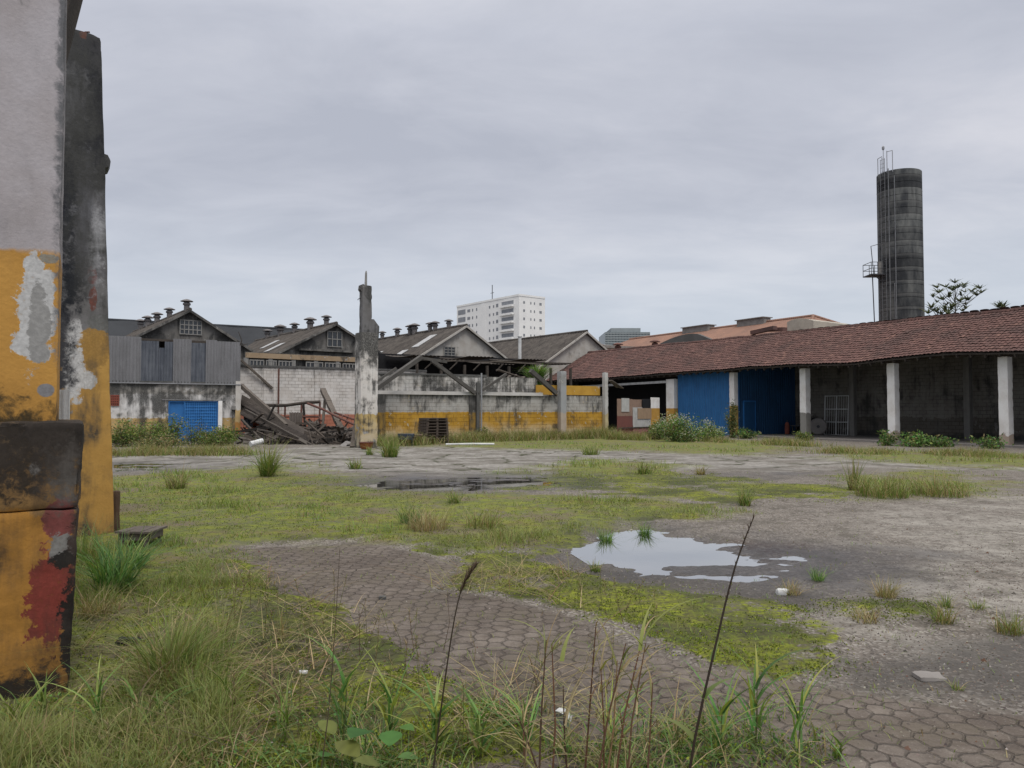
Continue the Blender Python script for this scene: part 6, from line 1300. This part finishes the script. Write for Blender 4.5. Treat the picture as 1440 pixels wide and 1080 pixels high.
    leafy(138,1030,3.75,'upright green weed in the lower left corner', 18,.22,.013,LB,.22,.7); leafy(190,1022,3.8,'pale stalked weed right of the lower left weed', 12,.20,.012,GREEN,.2,.8,1.5); leafy(222,1015,3.85,'green rosette weed below the big tuft', 22,.16,.018,LUSH,.08,.9)
    leafy(22,1045,3.65,'yellow green weed at the very left bottom corner', 18,.2,.016,GREEN,.12,.8); leafy(320,985,4.0,'thin leaning weed on pavers between tuft and canes', 14,.26,.008,GREEN,.12,.9); leafy(950,1050,3.55,'small dry weed between canes and bright weeds', 26,.22,.008,DRY+GREEN,.14,.9)
    leafy(1180,1062,3.5,'low weed at the edge of the foreground pavers', 12,.14,.012,GREEN,.08,.9); leafy(60,1000,3.9,'short pale weed close to the foot of the red patched block', 14,.2,.012,GREEN,.1,.9); leafy(400,1040,3.65,'spindly weed on mossy pavers left of the broad leaves', 14,.24,.009,GREEN,.16,.8)
    leafy(740,1050,3.55,'grassy weed at the left foot of the brown canes', 30,.26,.010,LB+DRY,.14,.9); leafy(860,1055,3.52,'grassy weed at the right foot of the brown canes', 30,.26,.010,LB+DRY,.14,.9); leafy(800,1062,3.5,'pale grassy weed in front of the white bowl', 20,.13,.008,LB+DRY,.08,.9)
    # carpet of seedlings and short grass along the foreground
    P = np.stack([rng.uniform(-2.6, 1.5, 26000), rng.uniform(3.05, 4.6, 26000)], 1); cl = fbm(P[:,0]*2.2, P[:,1]*2.2, oct=4, seed=90)
    px = 720+F*P[:,0]/P[:,1]; want = np.interp(px, [0,200,420,480,700,900,1000,1120,1200], [.35,.3,.25,.8,.9,.8,.5,.35,.0])*sst(P[:,1], 4.35, 3.55)
    P = P[rng.uniform(0,1,len(P)) < want*sst(cl, .38, .58)]; n = len(P); V = np.concatenate([P, gz(P[:,0],P[:,1])[:,None]-.004], 1); u = rng.uniform(0,1,n)
    a1 = blades(V, .03+.17*u**2.2, rng.uniform(.003,.009,n), rng.uniform(0,6.28,n), rng.uniform(.1,.9,n), rng.uniform(.1,1.2,n), pick(GREEN+LUSH+DRY[:2], n), .2, (0,.25,.5,.75,1))
    k = rng.integers(0, n, 9000); L_ = V[k]+np.stack([rng.normal(0,.012,9000), rng.normal(0,.012,9000), rng.uniform(.005,.05,9000)], 1)
    ns = 150; sp = np.stack([rng.uniform(-2.5, 1.1, ns), rng.uniform(3.3, 6.2, ns)], 1); sp = sp[zone(sp, 'bare', .3, .3) < .4]; st = []
    for x_, y_ in sp:
        if x_/y_ < -.60: continue
        h_ = rng.uniform(.14, .40); b_ = np.array([x_, y_, 0.]); t_ = b_+np.array([rng.normal(0,.06), rng.normal(0,.04), h_]); cc = pick([(.20,.17,.08,2),(.13,.15,.05,2),(.12,.075,.05,1)], 1)[0]
        st.append(tube_vqc([b_, (b_+t_)/2+np.array([rng.normal(0,.015),0,0]), t_], [.0022,.0016,.001], cc, 4)); k_ = int(rng.integers(8, 22)); u_ = rng.uniform(.72, 1.02, k_)[:,None]
        st.append(blades(b_*(1-u_)+t_*u_, rng.uniform(.012,.04,k_), np.full(k_,.003), rng.uniform(0,6.28,k_), rng.uniform(.3,1,k_), rng.uniform(0,.8,k_), pick([(.28,.23,.13,2),(.18,.13,.08,1.5),(.16,.17,.07,1)],k_), 0, (0,.5,1)))
    nt_ = 5200; P2 = np.stack([rng.uniform(-3.2, .6, nt_), rng.uniform(3.1, 7.5, nt_)], 1); P2 = P2[(fbm(P2[:,0]*1.4, P2[:,1]*1.4, oct=3, seed=93) > .5) & (zone(P2,'bare',.3,.4) < .4)]; n2_ = len(P2)
    st.append(blades(np.concatenate([P2, gz(P2[:,0],P2[:,1])[:,None]+.012], 1), rng.uniform(.05,.2,n2_), rng.uniform(.003,.008,n2_), rng.uniform(0,6.28,n2_), rng.uniform(1.2,4,n2_)*.8, rng.uniform(.3,1.4,n2_), pick(DRY+[(.10,.075,.05,2)], n2_), .1, (0,.35,.7,1)))
    a1 = join(a1, *st)
    plant('foreground_seedlings', 'mixed seedlings, seed stalks and dead straw along the near edge of the pavers', 'seedlings', (0,0,0), join(a1, leaves(L_, rng.uniform(.008,.024,9000), pick(LUSH+MOSS[:2], 9000), .5, .55)), kind='stuff')
    # broad rounded leaves low in the centre left foreground
    parts = []
    for px, py, d, L in ((515,1028,3.35,.13),(468,1030,3.4,.095),(548,1046,3.3,.11),(500,1062,3.2,.12),(455,1064,3.25,.09),(585,1066,3.25,.08),(565,1022,3.45,.07),(530,1076,3.1,.10),(425,1058,3.3,.07)):
        c = A(px, py, d); c[2] = max(.05, c[2]); base = A(512, 1075, 3.32); base[2] = -.01; parts.append(tube_vqc([base, (base+c)/2+np.array([0,0,.04]), c], [.004,.003,.002], (.12,.15,.05), 5)); az = rng.uniform(0, 6.28); tl = rng.uniform(-.5,.5); n = 12
        ring = []; f = np.array([math.cos(az), math.sin(az), tl]); f /= np.linalg.norm(f); s = np.cross(f, [0,0,1]); s /= np.linalg.norm(s); up = np.cross(s, f)
        mid = [c+f*L*t+up*(.03*L*math.sin(t*3.1)) for t in np.linspace(-.12,1,7)]; wd = [.10,.30,.44,.46,.38,.22,.01]; V = []
        for m_, ww in zip(mid, wd): V += [m_-s*ww*L+up*ww*L*.22, m_, m_+s*ww*L+up*ww*L*.22]
        Q = [[3*i+j, 3*i+j+1, 3*i+j+4, 3*i+j+3] for i in range(6) for j in (0,1)]; parts.append((np.array(V), np.array(Q), np.tile(pick([(.05,.125,.03,1),(.085,.165,.04,1),(.14,.17,.04,.6)],1), (len(V),1))*rng.uniform(.8,1.15,(len(V),1))))
    g = gnd(515, 1080); plant('broadleaf_weed', 'broad rounded green leaves low in the centre left foreground', 'weed', (g.x, g.y, 0), join(*parts))
tall_weeds()

def trees():
    def cluster(c, n, L, pal, droop=.5):
        az = rng.uniform(0, 6.28, n)+np.linspace(0, 6.28, n); return blades(np.tile(c, (n,1)), L*rng.uniform(.7,1.1,n), np.full(n, L*.34), az, rng.uniform(.7,1.5,n), rng.uniform(.1,droop,n), pick(pal, n), 0, (0,.25,.5,.75,1))
    LF = [(.06,.075,.05,2),(.09,.105,.065,2),(.125,.14,.09,1)]
    def tree(px, yb, ytop, d, label, tips, L, nleaf):
        b = np.array(at(px, yb, d)); base = np.array([b[0], d, 0.]); root = bpy.data.objects.new('umbrella_tree', None); COL.objects.link(root); root.location = base; tag(root, label, 'tree')
        tr = []; cr = []; top = np.array(at(px, ytop, d)); tr.append(tube_vqc([base, base+(top-base)*np.array([.3,0,.5]), top], [.13,.09,.035], (.10,.095,.085), 7))
        for tx, ty, fy in tips:
            e = np.array(at(tx, ty, d+rng.uniform(-1,1))); s = np.array(at(px, fy, d)); m_ = (s+e)/2; m_[2] -= abs(e[0]-s[0])*.12; tr.append(tube_vqc([s, m_, e], [.035,.026,.014], (.10,.095,.085), 5))
            cr.append(cluster(e, nleaf, L, LF)); 
            if rng.uniform() < .8: cr.append(cluster(m_*.4+e*.6+rng.normal(0,.15,3), max(4, nleaf-3), L*.8, LF))
        for nm, v in (('trunk', join(*tr)), ('crown', join(*cr))): o = bpy.data.objects.new(nm, npmesh(nm, v[0]-base, v[1], M['leaf'], v[2])); COL.objects.link(o); o.parent = root
    tree(1343, 460, 402, 66, 'slender umbrella tree with sparse leaf clusters rising behind the shed right of the tower',
         [(1343,398,415),(1330,404,425),(1355,402,420),(1320,412,430),(1312,418,435),(1366,410,425),(1378,406,428),(1374,416,432),(1334,416,432),(1352,416,430),(1326,422,440),(1360,422,438),(1350,424,440),(1340,409,425),(1358,434,448),(1380,412,430),(1347,405,420),(1318,405,428)], .46, 13)
    tree(1318, 470, 440, 64, 'low bushy tree top peeping over the shed roof at the foot of the tower', [(1310,433,445),(1318,438,448),(1330,436,448),(1338,434,447),(1305,441,450),(1324,443,450),(1334,442,450)], .6, 9)
    tree(1407, 470, 436, 64, 'few leaf clusters peeping over the shed ridge at the far right', [(1404,432,440),(1411,431,440),(1408,435,441)], .55, 8)
trees()
